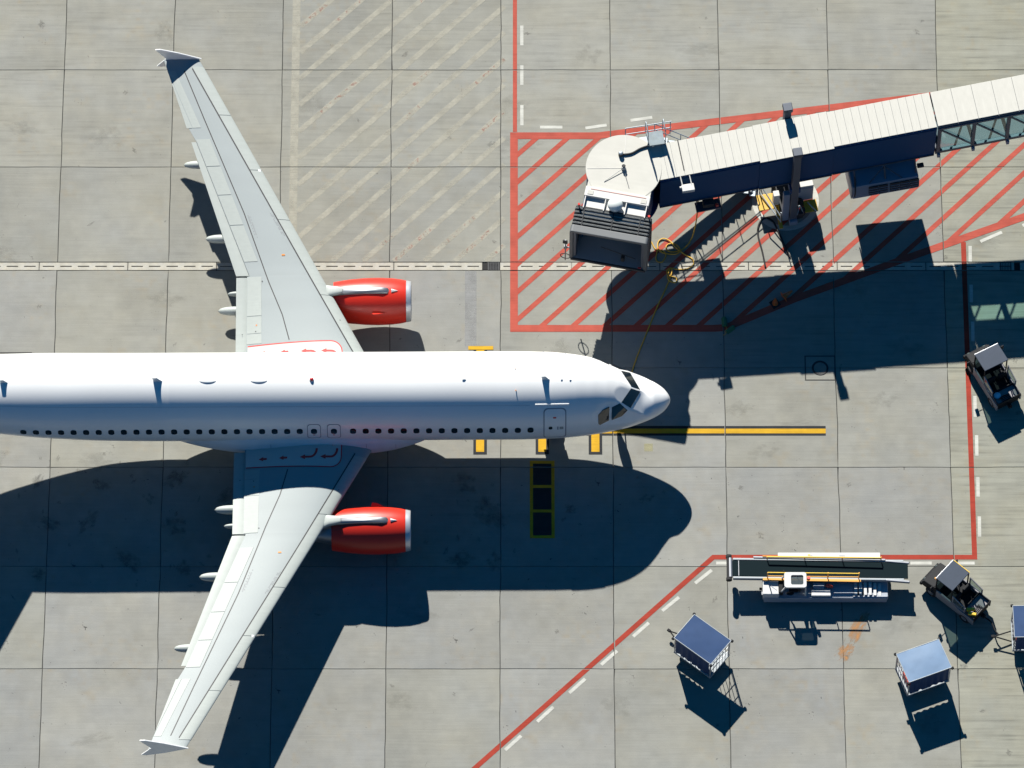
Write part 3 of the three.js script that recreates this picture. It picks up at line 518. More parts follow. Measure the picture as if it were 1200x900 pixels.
  const pyl = (list) => list.map(([s, y0, y1, w]) => { const o = []; for (let i = 0; i < 14; i++) { const a = i / 14 * 2 * Math.PI; o.push([-s, (y0 + y1) / 2 + (y1 - y0) / 2 * Math.sign(Math.sin(a)) * Math.pow(Math.abs(Math.sin(a)), 0.6), side * ez + w * Math.sign(Math.cos(a)) * Math.pow(Math.abs(Math.cos(a)), 0.6)]); } return o; });
  obj('pylon', loft(pyl([[12.42, 2.62, 2.68, 0.05], [12.5, 2.5, 2.76, 0.15], [12.75, 2.4, 2.82, 0.17], [13.6, 2.1, 2.8, 0.17], [14.6, 1.9, 2.74, 0.17], [15.4, 1.9, 2.6, 0.2], [16.6, 1.95, 2.35, 0.2], [18.6, 2.1, 2.3, 0.08]]), 0.6), P.steel, eng);
  obj('pylon_fillet', loft(pyl([[14.5, 2.66, 2.8, 0.13], [14.75, 2.6, 2.82, 0.2], [15.0, 2.55, 2.8, 0.24], [15.2, 2.5, 2.76, 0.3], [15.35, 2.45, 2.68, 0.34]]), 0.7), P.light, eng);
  obj('drain_fairing', new THREE.ConeGeometry(0.09, 0.3, 12).rotateZ(-Math.PI / 2).translate(-12.18, ey + 1.03, side * ez), P.white, eng);
  // ---- tailplane and main gear
  obj('tailplane', loft([0.2, 1, 1.75, 3, 4.5, 5.8, 6.2].map((t) => { const a = 29.78 + 0.56 * (t - 1.15), b = 33.7 + 0.12 * (t - 1.75), ring = []; for (let pass = 0; pass < 2; pass++) for (let i = 0; i <= 12; i++) { const k = pass ? i / 12 : 1 - i / 12, c = k * k; ring.push([-(a + (b - a) * c), 5.15 + 0.09 * (t - 1) + (pass ? -1 : 1) * (b - a) * foil(c) * 0.05, side * t]); } return ring; }), 0.5), P.white, plane);
  const leg = part('main_gear', plane); obj('strut', [bar([-17.7, 2.4, side * 3.6], [-17.7, 0.55, side * 3.79], 0.11, 14), bar([-17.7, 0.58, side * 3.3], [-17.7, 0.58, side * 4.28], 0.08, 12), bar([-17.3, 2.3, side * 2.6], [-17.7, 1.2, side * 3.7], 0.06)], P.steel, leg);
  obj('gear_door', bx(1.1, 1.2, 0.05, -17.6, 1.6, side * 4.15, 0.02), P.white, leg);
  for (const o of [-0.4, 0.4]) { const w = obj('wheel', new THREE.TorusGeometry(0.4, 0.17, 14, 32).translate(-17.7, 0.57, side * 3.79 + o), P.rubber, leg); obj('rim', cyl(0.27, 0.27, 0.24, -17.7, 0.57, side * 3.79 + o, 24, 'z'), P.steel, w); }
}
// fin
{
  const ring = (y, a, b, th) => { const o = []; for (let pass = 0; pass < 2; pass++) for (let i = 0; i <= 12; i++) { const k = pass ? i / 12 : 1 - i / 12, c = k * k; o.push([-(a + (b - a) * c), y, (pass ? -1 : 1) * (b - a) * foil(c) * th]); } return o; };
  obj('fin', loft([ring(5.0, 29.8, 35.9, 0.05), ring(5.6, 30.6, 35.95, 0.05), ring(8.5, 32.9, 36.9, 0.05), ring(11.5, 35.3, 37.8, 0.05), ring(11.7, 35.6, 37.7, 0.03)], 0.5), P.red, plane);
}
// nose gear and a hatch-like plate added under the nose to cast a shadow
{
  const leg = part('nose_gear', plane); obj('strut', [bar([-5.35, 1.7, 0], [-5.15, 0.4, 0], 0.09, 14), bar([-4.5, 1.7, 0], [-5.17, 0.8, 0], 0.05), bar([-5.15, 0.4, -0.3], [-5.15, 0.4, 0.3], 0.06)], P.steel, leg);
  for (const o of [-0.25, 0.25]) { const w = obj('wheel', new THREE.TorusGeometry(0.27, 0.115, 12, 28).translate(-5.15, 0.385, o), P.rubber, leg); obj('rim', cyl(0.18, 0.18, 0.16, -5.15, 0.385, o, 20, 'z'), P.steel, w); }
  for (const o of [-0.42, 0.42]) obj('gear_door', bx(1.0, 0.62, 0.03, -5.4, 1.36, o, 0.01), P.white, leg);
  const hs = new THREE.Shape(); hs.moveTo(-0.2, 1.35); hs.lineTo(0.2, 1.35); hs.bezierCurveTo(0.28, 0.8, 0.16, 0.3, 0.1, 0); hs.lineTo(-0.06, 0); hs.bezierCurveTo(-0.2, 0.4, -0.26, 0.9, -0.2, 1.35);
  obj('added_shadow_hatch', new THREE.ExtrudeGeometry(hs, { depth: 0.03, bevelEnabled: false }).translate(-2.47, 0.72, -0.82), P.white, plane);
}
// ---------------------------------------------------------------- the boarding bridge
// its own frame: x along the tunnel away from the cab, z towards the airliner, origin on the ground under the cab pivot
const BR = { x: 4.97, z: -7.98, turn: 9.97 * R };
const bridge = thing('boarding_bridge', 'white-roofed navy passenger boarding bridge with black bellows reaching towards the airliner nose', 'boarding bridge', [BR.x, 0, BR.z], BR.turn);
const toB = (X, y, Z) => { const dx = X - BR.x, dz = Z - BR.z, c = Math.cos(BR.turn), s = Math.sin(BR.turn); return [dx * c - dz * s, y, dx * s + dz * c]; };
const roofPaint = texture(256, (u, v) => { const k = 0.93 + 0.1 * (fbm(u, v, 5, 950, 4) - 0.5) + 0.05 * (noise(u, v, 30, 4, 955) - 0.5); return [k, k * 0.995, k * 0.97]; }, true);
const K = {
  roof: mat(0.43, 0.425, 0.395, 0.7, 0, { map: roofPaint }), navy: mat(0.003, 0.045, 0.125, 0.65, 0, { specularIntensity: 0.4 }), trim: mat(0.05, 0.06, 0.08, 0.5, 0.3), frame: mat(0.085, 0.1, 0.125, 0.5, 0.3), black: mat(0.018, 0.02, 0.023, 0.75), fabric: mat(0.06, 0.068, 0.072, 0.5, 0, { bumpMap: concreteBump, bumpScale: 0.02 }),
  inner: mat(0.2, 0.225, 0.25, 0.7), galv: mat(0.3, 0.34, 0.37, 0.5, 0.5), yellow: mat(0.5, 0.29, 0.018, 0.55), white: mat(0.46, 0.455, 0.435, 0.6), red: mat(0.5, 0.03, 0.02, 0.3), ac: mat(0.16, 0.2, 0.27, 0.6), steel: mat(0.2, 0.21, 0.22, 0.45, 0.6), cable: mat(0.5, 0.29, 0.025, 0.6),
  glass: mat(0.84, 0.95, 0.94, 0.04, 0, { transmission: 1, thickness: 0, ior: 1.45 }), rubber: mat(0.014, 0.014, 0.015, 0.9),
};
const roofY = (l) => 5.54 + 0.0771 * (l - 2.77), TH = 2.4;
const slope = Math.atan(0.0771);
function slab3(l0, l1, y0, y1, z0, z1, c = 0.01) {                              // a box that follows the tunnel's slope; y from its roof line
  const w = l1 - l0, g = bx(w, y1 - y0, z1 - z0, 0, 0, 0, c); const p = g.attributes.position;
  for (let i = 0; i < p.count; i++) p.setY(i, p.getY(i) + 0.0771 * p.getX(i)); g.computeVertexNormals();
  return g.translate((l0 + l1) / 2, roofY((l0 + l1) / 2) + (y0 + y1) / 2, (z0 + z1) / 2);
}
const sections = [[1.5, 6.0, 0.9], [6.0, 9.35, 0.935], [9.35, 14.0, 0.9]];
for (const [l0, l1, hw] of sections) {
  const tn = part('tunnel', bridge);
  for (const s of [-1, 1]) obj('wall', slab3(l0, l1, -TH + 0.1, -0.06, s > 0 ? hw - 0.1 : -hw, s > 0 ? hw : -hw + 0.1), K.navy, tn);
  obj('floor', slab3(l0, l1, -TH, -TH + 0.1, -hw - 0.01, hw + 0.01), K.navy, tn);
  obj('roof_deck', slab3(l0, l1, -0.06, -0.02, -hw - 0.02, hw + 0.02), K.navy, tn);
  const n = Math.round((l1 - l0) / 0.372); for (let k = 0; k < n; k++) { const a = lerp(l0, l1, k / n) + 0.004, b = lerp(l0, l1, (k + 1) / n) - 0.004; obj('roof_panel', slab3(a, b, -0.02, 0.025 + (k % 2) * 0.002, -hw - 0.03, hw + (hw > 0.92 ? 0.02 : -0.04), 0.005), K.roof, tn); }
  obj('sill_rail', slab3(l0 + 0.01, l1 - 0.01, -TH - 0.05, -TH + 0.03, hw, hw + 0.05), K.trim, tn); obj('eaves_rail', slab3(l0 + 0.01, l1 - 0.01, -0.2, -0.12, hw, hw + 0.035), K.navy, tn);
}
// portal ring between tunnel and cab
for (const l of [1.46, 2.62]) obj('joint_ring', [slab3(l - 0.025, l + 0.025, 0.02, 0.05, -0.95, l > 2 ? 0.6 : 0.75, 0.004)], K.black, bridge);
{ // glazed length further on
  const tn = part('glazed_tunnel', bridge), l0 = 14.05, l1 = 31.5, hw = 0.88, n = 11;
  obj('floor', slab3(l0, l1, -TH - 0.05, -TH + 0.12, -hw, hw), K.trim, tn); obj('roof_deck', slab3(l0, l1, -0.1, -0.02, -hw, hw), K.frame, tn);
  const rp = Math.round((l1 - l0) / 0.9); for (let k = 0; k < rp; k++) obj('roof_panel', slab3(lerp(l0, l1, k / rp) + 0.006, lerp(l0, l1, (k + 1) / rp) - 0.006, -0.02, 0.03, -hw - 0.04, hw - 0.05, 0.008), K.roof, tn);
  for (const s of [-1, 1]) {
    obj('bottom_rail', slab3(l0, l1, -TH + 0.12, -TH + 0.26, s * hw - 0.06, s * hw + 0.06), K.frame, tn); obj('top_rail', slab3(l0, l1, -0.22, -0.1, s * hw - 0.06, s * hw + 0.06), K.frame, tn);
    for (let k = 0; k <= n; k++) { const l = lerp(l0 + 0.1, l1 - 0.1, k / n); obj('post', bx(0.16, TH - 0.36, 0.13, l, roofY(l) - TH / 2 + 0.02, s * hw, 0.012), K.frame, tn);
      if (k < n) { const m = lerp(l0 + 0.1, l1 - 0.1, (k + 1) / n); obj('glass_pane', slab3(l + 0.08, m - 0.08, -TH + 0.26, -0.22, s * hw - 0.03, s * hw - 0.028, 0), K.glass, tn);
        obj('brace', k % 2 ? beam([l, roofY(l) - 0.2, s * (hw + 0.03)], [m, roofY(m) - TH + 0.3, s * (hw + 0.03)], 0.07, 0.07) : beam([l, roofY(l) - 0.2, s * (hw + 0.03)], [m, roofY(m) - TH + 0.3, s * (hw + 0.03)], 0.07, 0.07), K.frame, tn); }
      if (s > 0 && k < n) obj('bracket', bx(0.14, 0.25, 0.2, l + 0.05, roofY(l) - TH - 0.05, hw + 0.05, 0.02), K.ac, tn);
    }
  }
}
{ // cab: round drum, front house, black bellows and mouth
  const cab = part('cab', bridge); cab.rotation.y = -11.3 * R - BR.turn;
  const top = 5.5, base = 2.9, r = 1.64;
  obj('drum_wall', new THREE.CylinderGeometry(r, r, top - base - 0.1, 72, 1, true, 90 * R, 270 * R).translate(0, (top + base) / 2 - 0.05, 0), K.navy, cab);
  obj('cab_floor', [cyl(r, r, 0.14, 0, base - 0.05, 0, 72), bx(2.9, 0.14, 2.4, 0, base - 0.06, 2.25, 0.02)], K.navy, cab);
  const rs = new THREE.Shape(); rs.absarc(0, 0, r + 0.05, 0.35, Math.PI * 2 - 0.35, false);
  const disc = new THREE.CylinderGeometry(r + 0.05, r + 0.05, 0.09, 96).translate(0, top - 0.045, 0); obj('drum_roof', disc, K.roof, cab);
  for (const a of [192, 97]) obj('roof_seam', beam([0, top + 0.006, 0], [1.62 * Math.cos(a * R), top + 0.006, -1.62 * Math.sin(a * R)], 0.02, 0.012, 0.002), K.white, cab);
  const cv = surface(40, 1, (u, v) => { const a = lerp(-0.42, 0.42, u); return [0.9 + u * 0.0 + 0.75 * Math.cos(a * 0.4), v ? top - 0.12 : base, lerp(-0.6, 1.3, u)]; });
  obj('side_curtain', bx(0.06, top - base - 0.1, 1.6, 1.38, (top + base) / 2 - 0.05, 0.95, 0.01), K.navy, cab);
  obj('front_roof', bx(2.86, 0.09, 1.4, 0, top - 0.06, 0.78, 0.02), K.roof, cab);
  for (const s of [-1, 1]) { obj('front_wall', bx(0.08, top - base, 1.0, s * 1.39, (top + base) / 2, 1.9, 0.01), K.navy, cab); }
  // pivot with guy lines, box on top of the drum
  const pv = obj('roof_pivot', [cyl(0.11, 0.1, 0.14, 0, top + 0.09, 0.02, 20), cyl(0.06, 0.06, 0.1, 0, top + 0.2, 0.02, 16)], K.white, cab);
  obj('pivot_cap', cyl(0.09, 0.07, 0.03, 0, top + 0.255, 0.02, 16), K.black, pv);
  obj('guy_line', bar([0, top + 0.1, 0.05], [-0.72, top + 0.02, 0.85], 0.014), K.steel, cab); obj('guy_line', bar([0, top + 0.1, 0.05], [0.42, top + 0.02, 0.95], 0.014), K.steel, cab);
  const cowl = obj('vent_cowl', cyl(0.11, 0.11, 0.16, -0.25, top + 0.1, -0.62, 18), K.black, cab); obj('cowl_top', new THREE.SphereGeometry(0.1, 18, 10).scale(1, 0.6, 1).translate(-0.25, top + 0.19, -0.62), K.galv, cowl);
  obj('conduit', tube([[-0.22, top + 0.06, -0.62], [0.2, top + 0.05, -0.78], [0.55, top + 0.05, -1.1], [0.95, top + 0.06, -1.35]], 0.045, 30, 8), K.black, cab);
  // header, recessed gutter with fins, dome
  obj('header_beam', bx(2.92, 0.3, 0.5, 0, top - 0.03, 1.5, 0.03), K.white, cab);
  obj('header_stripe', bx(2.5, 0.006, 0.025, 0.03, top + 0.132, 1.38, 0), mat(0.45, 0.2, 0.17, 0.6), cab);
  for (const x of [-1.2, 1.2]) obj('hatch_plate', bx(0.26, 0.012, 0.2, x, top + 0.132, 1.56, 0.004), K.roof, cab);
  obj('gutter_roof', bx(2.8, 0.08, 1.1, 0, top - 0.08, 2.2, 0.02), K.white, cab); obj('mouth_ceiling', bx(3.3, 0.05, 1.2, 0, top - 0.32, 2.85, 0.01), K.inner, cab);
  for (const x of [-1.38, -0.47, 0.47, 1.38]) obj('gutter_fin', bx(0.045, 0.16, 0.62, x, top + 0.02, 2.04, 0.008), K.white, cab);
  const dome = obj('dome', new THREE.SphereGeometry(0.34, 36, 18, 0, Math.PI * 2, 0, Math.PI / 2).scale(1, 0.75, 1).translate(0.0, top + 0.22, 2.02), mat(0.55, 0.58, 0.56, 0.45), cab); obj('dome_base', cyl(0.26, 0.33, 0.26, 0.0, top + 0.09, 2.02, 36), mat(0.5, 0.53, 0.52, 0.5), dome);
  // bellows: folded hoops that step outwards to the mouth
  const hoop = (z, d, hw, yt, yb, th) => { const sh = new THREE.Shape(); const c = 0.12; sh.moveTo(-hw, yb); sh.lineTo(-hw, yt - c); sh.quadraticCurveTo(-hw, yt, -hw + c, yt); sh.lineTo(hw - c, yt); sh.quadraticCurveTo(hw, yt, hw, yt - c); sh.lineTo(hw, yb); sh.lineTo(hw - th, yb); sh.lineTo(hw - th, yt - th); sh.lineTo(-hw + th, yt - th); sh.lineTo(-hw + th, yb); sh.closePath(); return new THREE.ExtrudeGeometry(sh, { depth: d, bevelEnabled: true, bevelSize: 0.02, bevelThickness: 0.03, bevelSegments: 2, curveSegments: 6 }).translate(0, 0, z); };
  const bel = part('bellows', cab.parent); bel.rotation.y = cab.rotation.y;
  for (let k = 0; k < 5; k++) { const z = 2.36 + 0.175 * k; obj('bellows_fold', hoop(z, 0.05, 1.72, top + 0.02 - 0.015 * k, base + 0.05, 0.14), K.fabric, bel); obj('bellows_web', hoop(z + 0.08, 0.07, 1.66, top - 0.12 - 0.015 * k, base + 0.05, 0.12), K.black, bel); }
  obj('bellows_flange', hoop(2.27, 0.03, 1.7, top + 0.0, base + 0.05, 0.36), K.black, bel);
  for (const x of [-1.32, 0.0, 1.22]) obj('bellows_strap', beam([x, top + 0.05, 2.34], [x + 0.03, top - 0.03, 3.3], 0.045, 0.012, 0.003), K.black, bel);
  obj('bumper_roll', [hoop(3.24, 0.3, 1.74, top - 0.03, base + 0.02, 0.12)], mat(0.08, 0.088, 0.095, 0.55), bel);
  // inside of the mouth
  const mo = part('mouth', bridge); mo.rotation.y = cab.rotation.y;
  obj('cab_deck', bx(3.3, 0.08, 1.25, 0, base + 0.05, 2.92, 0.015), K.inner, mo); obj('door_panel', [bx(1.5, 2.2, 0.06, -0.8, base + 1.2, 2.3, 0.01)], K.inner, mo); obj('door_panel', bx(1.5, 2.2, 0.06, 0.72, base + 1.2, 2.28, 0.01), K.inner, mo);
  obj('bumper', bx(3.4, 0.14, 0.12, 0, base + 0.02, 3.56, 0.03), K.black, mo); obj('side_pad', bx(0.16, 2.3, 0.3, 1.55, base + 1.2, 3.32, 0.04), K.frame, mo); obj('side_pad', bx(0.16, 2.3, 0.3, -1.55, base + 1.2, 3.32, 0.04), K.frame, mo);
  obj('marker', bx(0.14, 0.05, 0.06, 1.42, base + 0.12, 3.5, 0.01), K.red, mo); obj('grab_bar', bar([-0.4, base + 0.9, 3.2], [1.2, base + 0.5, 3.3], 0.02), K.black, mo); obj('safety_shoe', bx(0.16, 0.3, 0.25, 0.62, base + 0.3, 3.25, 0.04), K.rubber, mo);
  for (const x of [-1.58, 1.58]) { const l = obj('warning_lamp', cyl(0.055, 0.055, 0.1, x, top + 0.2, 2.3, 14), K.red, bel); obj('lamp_stem', bar([x, top - 0.1, 2.3], [x, top + 0.16, 2.3], 0.03), K.steel, l); }
  // mirror pole at the corner of the mouth
  const pole = obj('mirror_pole', [bar([-1.98, base - 0.7, 3.3], [-1.98, base + 1.15, 3.3], 0.03), bar([-1.98, base + 0.5, 3.3], [-1.68, base + 0.5, 3.3], 0.04), bx(0.14, 0.22, 0.14, -1.98, base + 0.5, 3.3, 0.02)], K.steel, bel);
  obj('mirror_hoop', new THREE.TorusGeometry(0.22, 0.02, 8, 28).translate(-1.98, base - 0.35, 3.3), K.black, pole); obj('mirror', bx(0.22, 0.26, 0.08, -1.99, base + 1.0, 3.32, 0.03), K.black, pole);
}
{ // lift column and wheel bogie
  const lift = part('lift_column', bridge), c = toB(12.68, 0, -8.12), cx = c[0];
  for (const s of [1, -1]) {
    const z = s * 1.16;
    obj('column', bx(0.32, 6.3, 0.3, cx, 3.45, z, 0.025), K.frame, lift); obj('column_head', bx(0.42, 0.24, 0.42, cx, 6.58, z, 0.03), K.trim, lift); obj('column_foot', bx(0.36, 0.3, 0.34, cx, 0.5, z + s * 0.12, 0.03), K.ac, lift);
    obj('inner_column', bx(0.3, 2.4, 0.24, cx - 0.34, 1.7, z - 0.05 * s, 0.02), K.ac, lift);
  }
  obj('carriage_beam', bx(0.5, 0.4, 2.6, cx, roofY(cx) - TH - 0.26, 0, 0.03), K.navy, lift);
  const bogie = part('wheel_bogie', bridge);
  obj('axle_beam', bx(1.0, 0.4, 2.6, cx, 0.62, -0.1, 0.04), K.black, bogie);
  for (const s of [-0.75, 0.75]) for (const o of [-0.22, 0.22]) { const w = obj('wheel', new THREE.TorusGeometry(0.36, 0.16, 14, 30).translate(cx + s * 0.2, 0.52, s * 1.05 + o - 0.1), K.rubber, bogie); obj('rim', cyl(0.24, 0.24, 0.2, cx + s * 0.2, 0.52, s * 1.05 + o - 0.1, 20, 'z'), K.steel, w); }
  const dk = (X0, X1, Z0, Z1, y, h, m, name) => { const a = toB(X0, 0, Z0), b = toB(X1, 0, Z1); return obj(name, bx(Math.abs(b[0] - a[0]), h, Math.abs(b[2] - a[2]), (a[0] + b[0]) / 2, y, (a[2] + b[2]) / 2, 0.02), m, bogie); };
  dk(11.05, 12.0, -9.25, -8.6, 0.62, 0.05, K.yellow, 'deck_plate'); dk(11.85, 12.25, -8.9, -7.6, 0.58, 0.05, K.yellow, 'deck_plate'); dk(12.0, 12.6, -8.75, -8.55, 0.7, 0.12, K.yellow, 'deck_rail'); dk(13.15, 13.85, -8.95, -8.45, 0.66, 0.05, K.yellow, 'deck_plate');
  const cb = obj('control_cabinet', bx(0.75, 1.3, 0.95, cx + 0.72, 1.15, -0.12, 0.03), K.white, bogie); obj('cabinet_vent', bx(0.09, 0.03, 0.09, cx + 0.74, 1.82, -0.05, 0.01), K.black, cb); obj('cabinet_seam', bx(0.74, 0.006, 0.02, cx + 0.72, 1.802, -0.36, 0), K.trim, cb); obj('cabinet_door', bx(0.68, 1.1, 0.03, cx + 0.72, 1.12, 0.37, 0.01), mat(0.3, 0.33, 0.37, 0.5), cb);
  obj('junction_box', bx(0.28, 0.85, 0.3, cx - 0.62, 1.15, 0.35, 0.03), K.white, bogie); obj('hydraulic_line', tube([[cx - 0.2, 1.2, 0.95], [cx + 0.15, 0.9, 1.25], [cx + 0.35, 1.1, 0.9], [cx + 0.5, 0.7, 1.1]], 0.03, 30, 6), K.galv, bogie); obj('valve', bx(0.1, 0.14, 0.1, cx + 0.3, 1.0, 1.0, 0.02), K.red, bogie);
  for (const [a, b] of [[[11.2, 1.5, -9.35], [12.1, 1.1, -7.95]], [[11.2, 0.75, -9.35], [12.15, 0.7, -7.85]], [[13.35, 1.0, -8.7], [13.75, 0.95, -8.25]]]) obj('guard_rail', bar(toB(...a), toB(...b), 0.03), K.galv, bogie);
  for (const p of [[11.2, -9.35], [12.12, -7.9]]) { obj('guard_post', bar(toB(p[0], 0.6, p[1]), toB(p[0], 1.5, p[1]), 0.025), K.galv, bogie); }
}
{ // cooling unit slung under the tunnel
  const ac = part('cooling_unit', bridge), a = toB(15.25, 0, -8.56), b = toB(18.19, 0, -9.34), l0 = a[0], l1 = b[0], zf = 1.5, zb = -0.95, yb = 2.05, yt = 3.15;
  obj('housing', bx(l1 - l0, yt - yb, zf - zb - 0.04, (l0 + l1) / 2, (yb + yt) / 2, (zf + zb) / 2 - 0.02, 0.04, 0, 0, 0.05), K.ac, ac);
  const yy = (l) => yb + 0.05 * (l - (l0 + l1) / 2) + 0.58;
  for (let g = 0; g < 2; g++) for (let k = 0; k < (g ? 3 : 2); k++) { const w = 0.42, x = l0 + 0.95 + g * 0.98 + k * (w + 0.03), p = obj('louvre_panel', bx(w, 0.72, 0.05, x, yy(x), zf, 0.01, 0, 0, 0.05), K.black, ac); for (const d of [-0.2, 0, 0.2]) obj('louvre_bar', bx(w, 0.025, 0.03, x, yy(x) + d, zf + 0.03, 0.004, 0, 0, 0.05), K.ac, p); }
  for (const x of [l0 + 0.15, (l0 + l1) / 2, l1 - 0.12]) obj('hanger', bar([x, yt - 0.1, 1.35], [x, roofY(x) - TH, 0.8], 0.04), K.trim, ac);
  for (const s of [-1, 1]) obj('stay', bar([(l0 + l1) / 2, yt + 0.45, 0.9], [(l0 + l1) / 2 + s * 0.75, yt + 0.03, 1.4], 0.025), K.trim, ac);
  obj('end_panel', bx(0.05, 0.95, 1.3, l0 - 0.02, yb + 0.45, 0.8, 0.02), K.galv, ac); obj('pipe', tube([[l0 + 0.1, yb + 0.3, zf + 0.04], [l0 + 0.1, yt - 0.2, zf + 0.05], [l0 + 0.15, yt + 0.3, 1.0]], 0.035, 16, 6), K.black, ac);
  obj('floodlight', bx(0.3, 0.14, 0.2, l1 + 0.15, yt + 0.1, 0.95, 0.02), K.black, ac);
}
{ // floodlight on two arms over the wall, equipment tray under it, landing, steps
  const fl = part('floodlight', bridge), a = toB(7.47, 5.5, -7.6), b = toB(7.87, 5.5, -7.68);
  obj('arm', beam([a[0], 5.52, a[2]], [a[0] + 0.03, 5.42, a[2] + 0.55], 0.05, 0.05), K.white, fl); obj('arm', beam([b[0], 5.54, b[2]], [b[0] + 0.03, 5.44, b[2] + 0.55], 0.05, 0.05), K.white, fl); obj('lamp_housing', bx(0.56, 0.2, 0.36, (a[0] + b[0]) / 2 + 0.05, 5.36, a[2] + 0.62, 0.03), K.white, fl); obj('lamp_knob', cyl(0.06, 0.06, 0.1, a[0] - 0.06, 5.38, a[2] + 0.55, 12, 'x'), K.white, fl);
  const tr = part('equipment_tray', bridge), q = toB(8.75, 0, -7.9);
  obj('tray', bx(1.15, 0.1, 0.5, q[0], roofY(q[0]) - TH - 0.55, 1.0, 0.02, 0, 0, slope), K.trim, tr); obj('hose_reel', bx(0.5, 0.3, 0.34, q[0], roofY(q[0]) - TH - 0.33, 1.0, 0.03), K.black, tr); for (const o of [-0.5, 0.5]) obj('tray_hanger', bar([q[0] + o, roofY(q[0]) - TH - 0.55, 0.9], [q[0] + o, roofY(q[0]) - TH, 0.85], 0.03), K.trim, tr); obj('shut_off_valve', bx(0.12, 0.16, 0.12, q[0] + 0.38, roofY(q[0]) - TH - 0.36, 1.15, 0.02), K.red, tr);
  const ra = part('roof_access', bridge), c = toB(6.39, 0, -9.32);
  obj('deck', bx(0.74, 0.05, 0.7, c[0], 5.82, c[2], 0.008), mat(0.34, 0.4, 0.43, 0.8, 0.2, { map: concreteMaps[3] }), ra);
  for (const s of [-1, 1]) { obj('ladder_rail', bar([c[0] + s * 0.39, 6.0, c[2] + 0.33], [c[0] + s * 0.39, 3.0, c[2] - 0.6], 0.03), K.frame, ra); obj('hand_rail', tube([[c[0] + s * 0.39, 5.84, c[2] + 0.32], [c[0] + s * 0.39, 6.8, c[2] + 0.25], [c[0] + s * 0.39, 6.85, c[2] - 0.35], [c[0] + s * 0.39, 5.84, c[2] - 0.38]], 0.022, 30, 6, 0.2), K.galv, ra); }
  for (let k = 0; k < 9; k++) { const u = (k + 0.5) / 9; obj('rung', bar([c[0] - 0.39, lerp(5.7, 3.1, u), lerp(c[2] + 0.24, c[2] - 0.57, u)], [c[0] + 0.39, lerp(5.7, 3.1, u), lerp(c[2] + 0.24, c[2] - 0.57, u)], 0.016), K.galv, ra); }
  const st = part('service_stair', bridge), s0 = toB(6.35, 3.1, -10.5), s1 = toB(11.1, 0.12, -9.98), n = 15, dir = V(s1[0] - s0[0], 0, s1[2] - s0[2]).normalize(), nn = V(-dir.z, 0, dir.x);
  obj('landing', bx(1.3, 0.06, 1.3, s0[0] - 0.6, 3.12, s0[2] + 0.2, 0.01), K.galv, st);
  const ang = Math.atan2(-dir.z, dir.x);
  for (let k = 0; k < n; k++) { const u = (k + 0.5) / n; obj('tread', bx(0.27, 0.05, 1.16, lerp(s0[0], s1[0], u), lerp(3.1, 0.16, u), lerp(s0[2], s1[2], u), 0.006, ang), K.galv, st); }
  for (const s of [-1, 1]) {
    const o = nn.clone().multiplyScalar(s * 0.42), h = nn.clone().multiplyScalar(s * 0.52);
    obj('stringer', beam([s0[0] + o.x, 3.0, s0[2] + o.z], [s1[0] + o.x, 0.06, s1[2] + o.z], 0.06, 0.26), K.trim, st); if (s > 0) obj('soffit', beam([s0[0], 2.9, s0[2]], [s1[0], 0.02, s1[2]], 0.84, 0.03), K.trim, st);
    for (const e of [0.5, 1.0]) obj('handrail', bar([s0[0] + h.x, 3.1 + e, s0[2] + h.z], [s1[0] + h.x, 0.16 + e, s1[2] + h.z], 0.022), K.galv, st);
    for (let k = 0; k <= 4; k++) { const u = k / 4, x = lerp(s0[0], s1[0], u) + h.x, y = lerp(3.05, 0.1, u), z = lerp(s0[2], s1[2], u) + h.z; obj('baluster', bar([x, y, z], [x, y + 1.05, z], 0.02), K.galv, st); }
  }
  for (const e of [0.55, 1.1]) obj('landing_rail', bar([s0[0] - 1.2, 3.14 + e, s0[2] - 0.42], [s0[0] + 0.9, 3.14 + e, s0[2] - 0.42], 0.022), K.galv, st);
  for (const o of [-1.2, -0.2, 0.85]) obj('landing_post', bar([s0[0] + o, 3.1, s0[2] - 0.42], [s0[0] + o, 4.24, s0[2] - 0.42], 0.022), K.galv, st);
  obj('landing_bracket', beam([s0[0] - 0.6, 2.95, s0[2] + 0.8], [s0[0] - 0.6, 3.05, s0[2] - 0.3], 0.1, 0.14), K.trim, st);
  const cbn = toB(7.9, 0, -10.55); obj('added_shadow_box', bx(0.95, 0.75, 0.4, cbn[0], 3.2, -1.3, 0.02), K.ac, bridge);  // unseen box added behind the tunnel to cast a boxy shadow
  const pd = part('pedestal', bridge); obj('pedestal_column', cyl(0.55, 0.55, 5.2, 30.5, 2.6, 0, 32), K.frame, pd); obj('pedestal_foot', cyl(0.95, 0.95, 0.3, 30.5, 0.15, 0, 32), K.frame, pd);
}
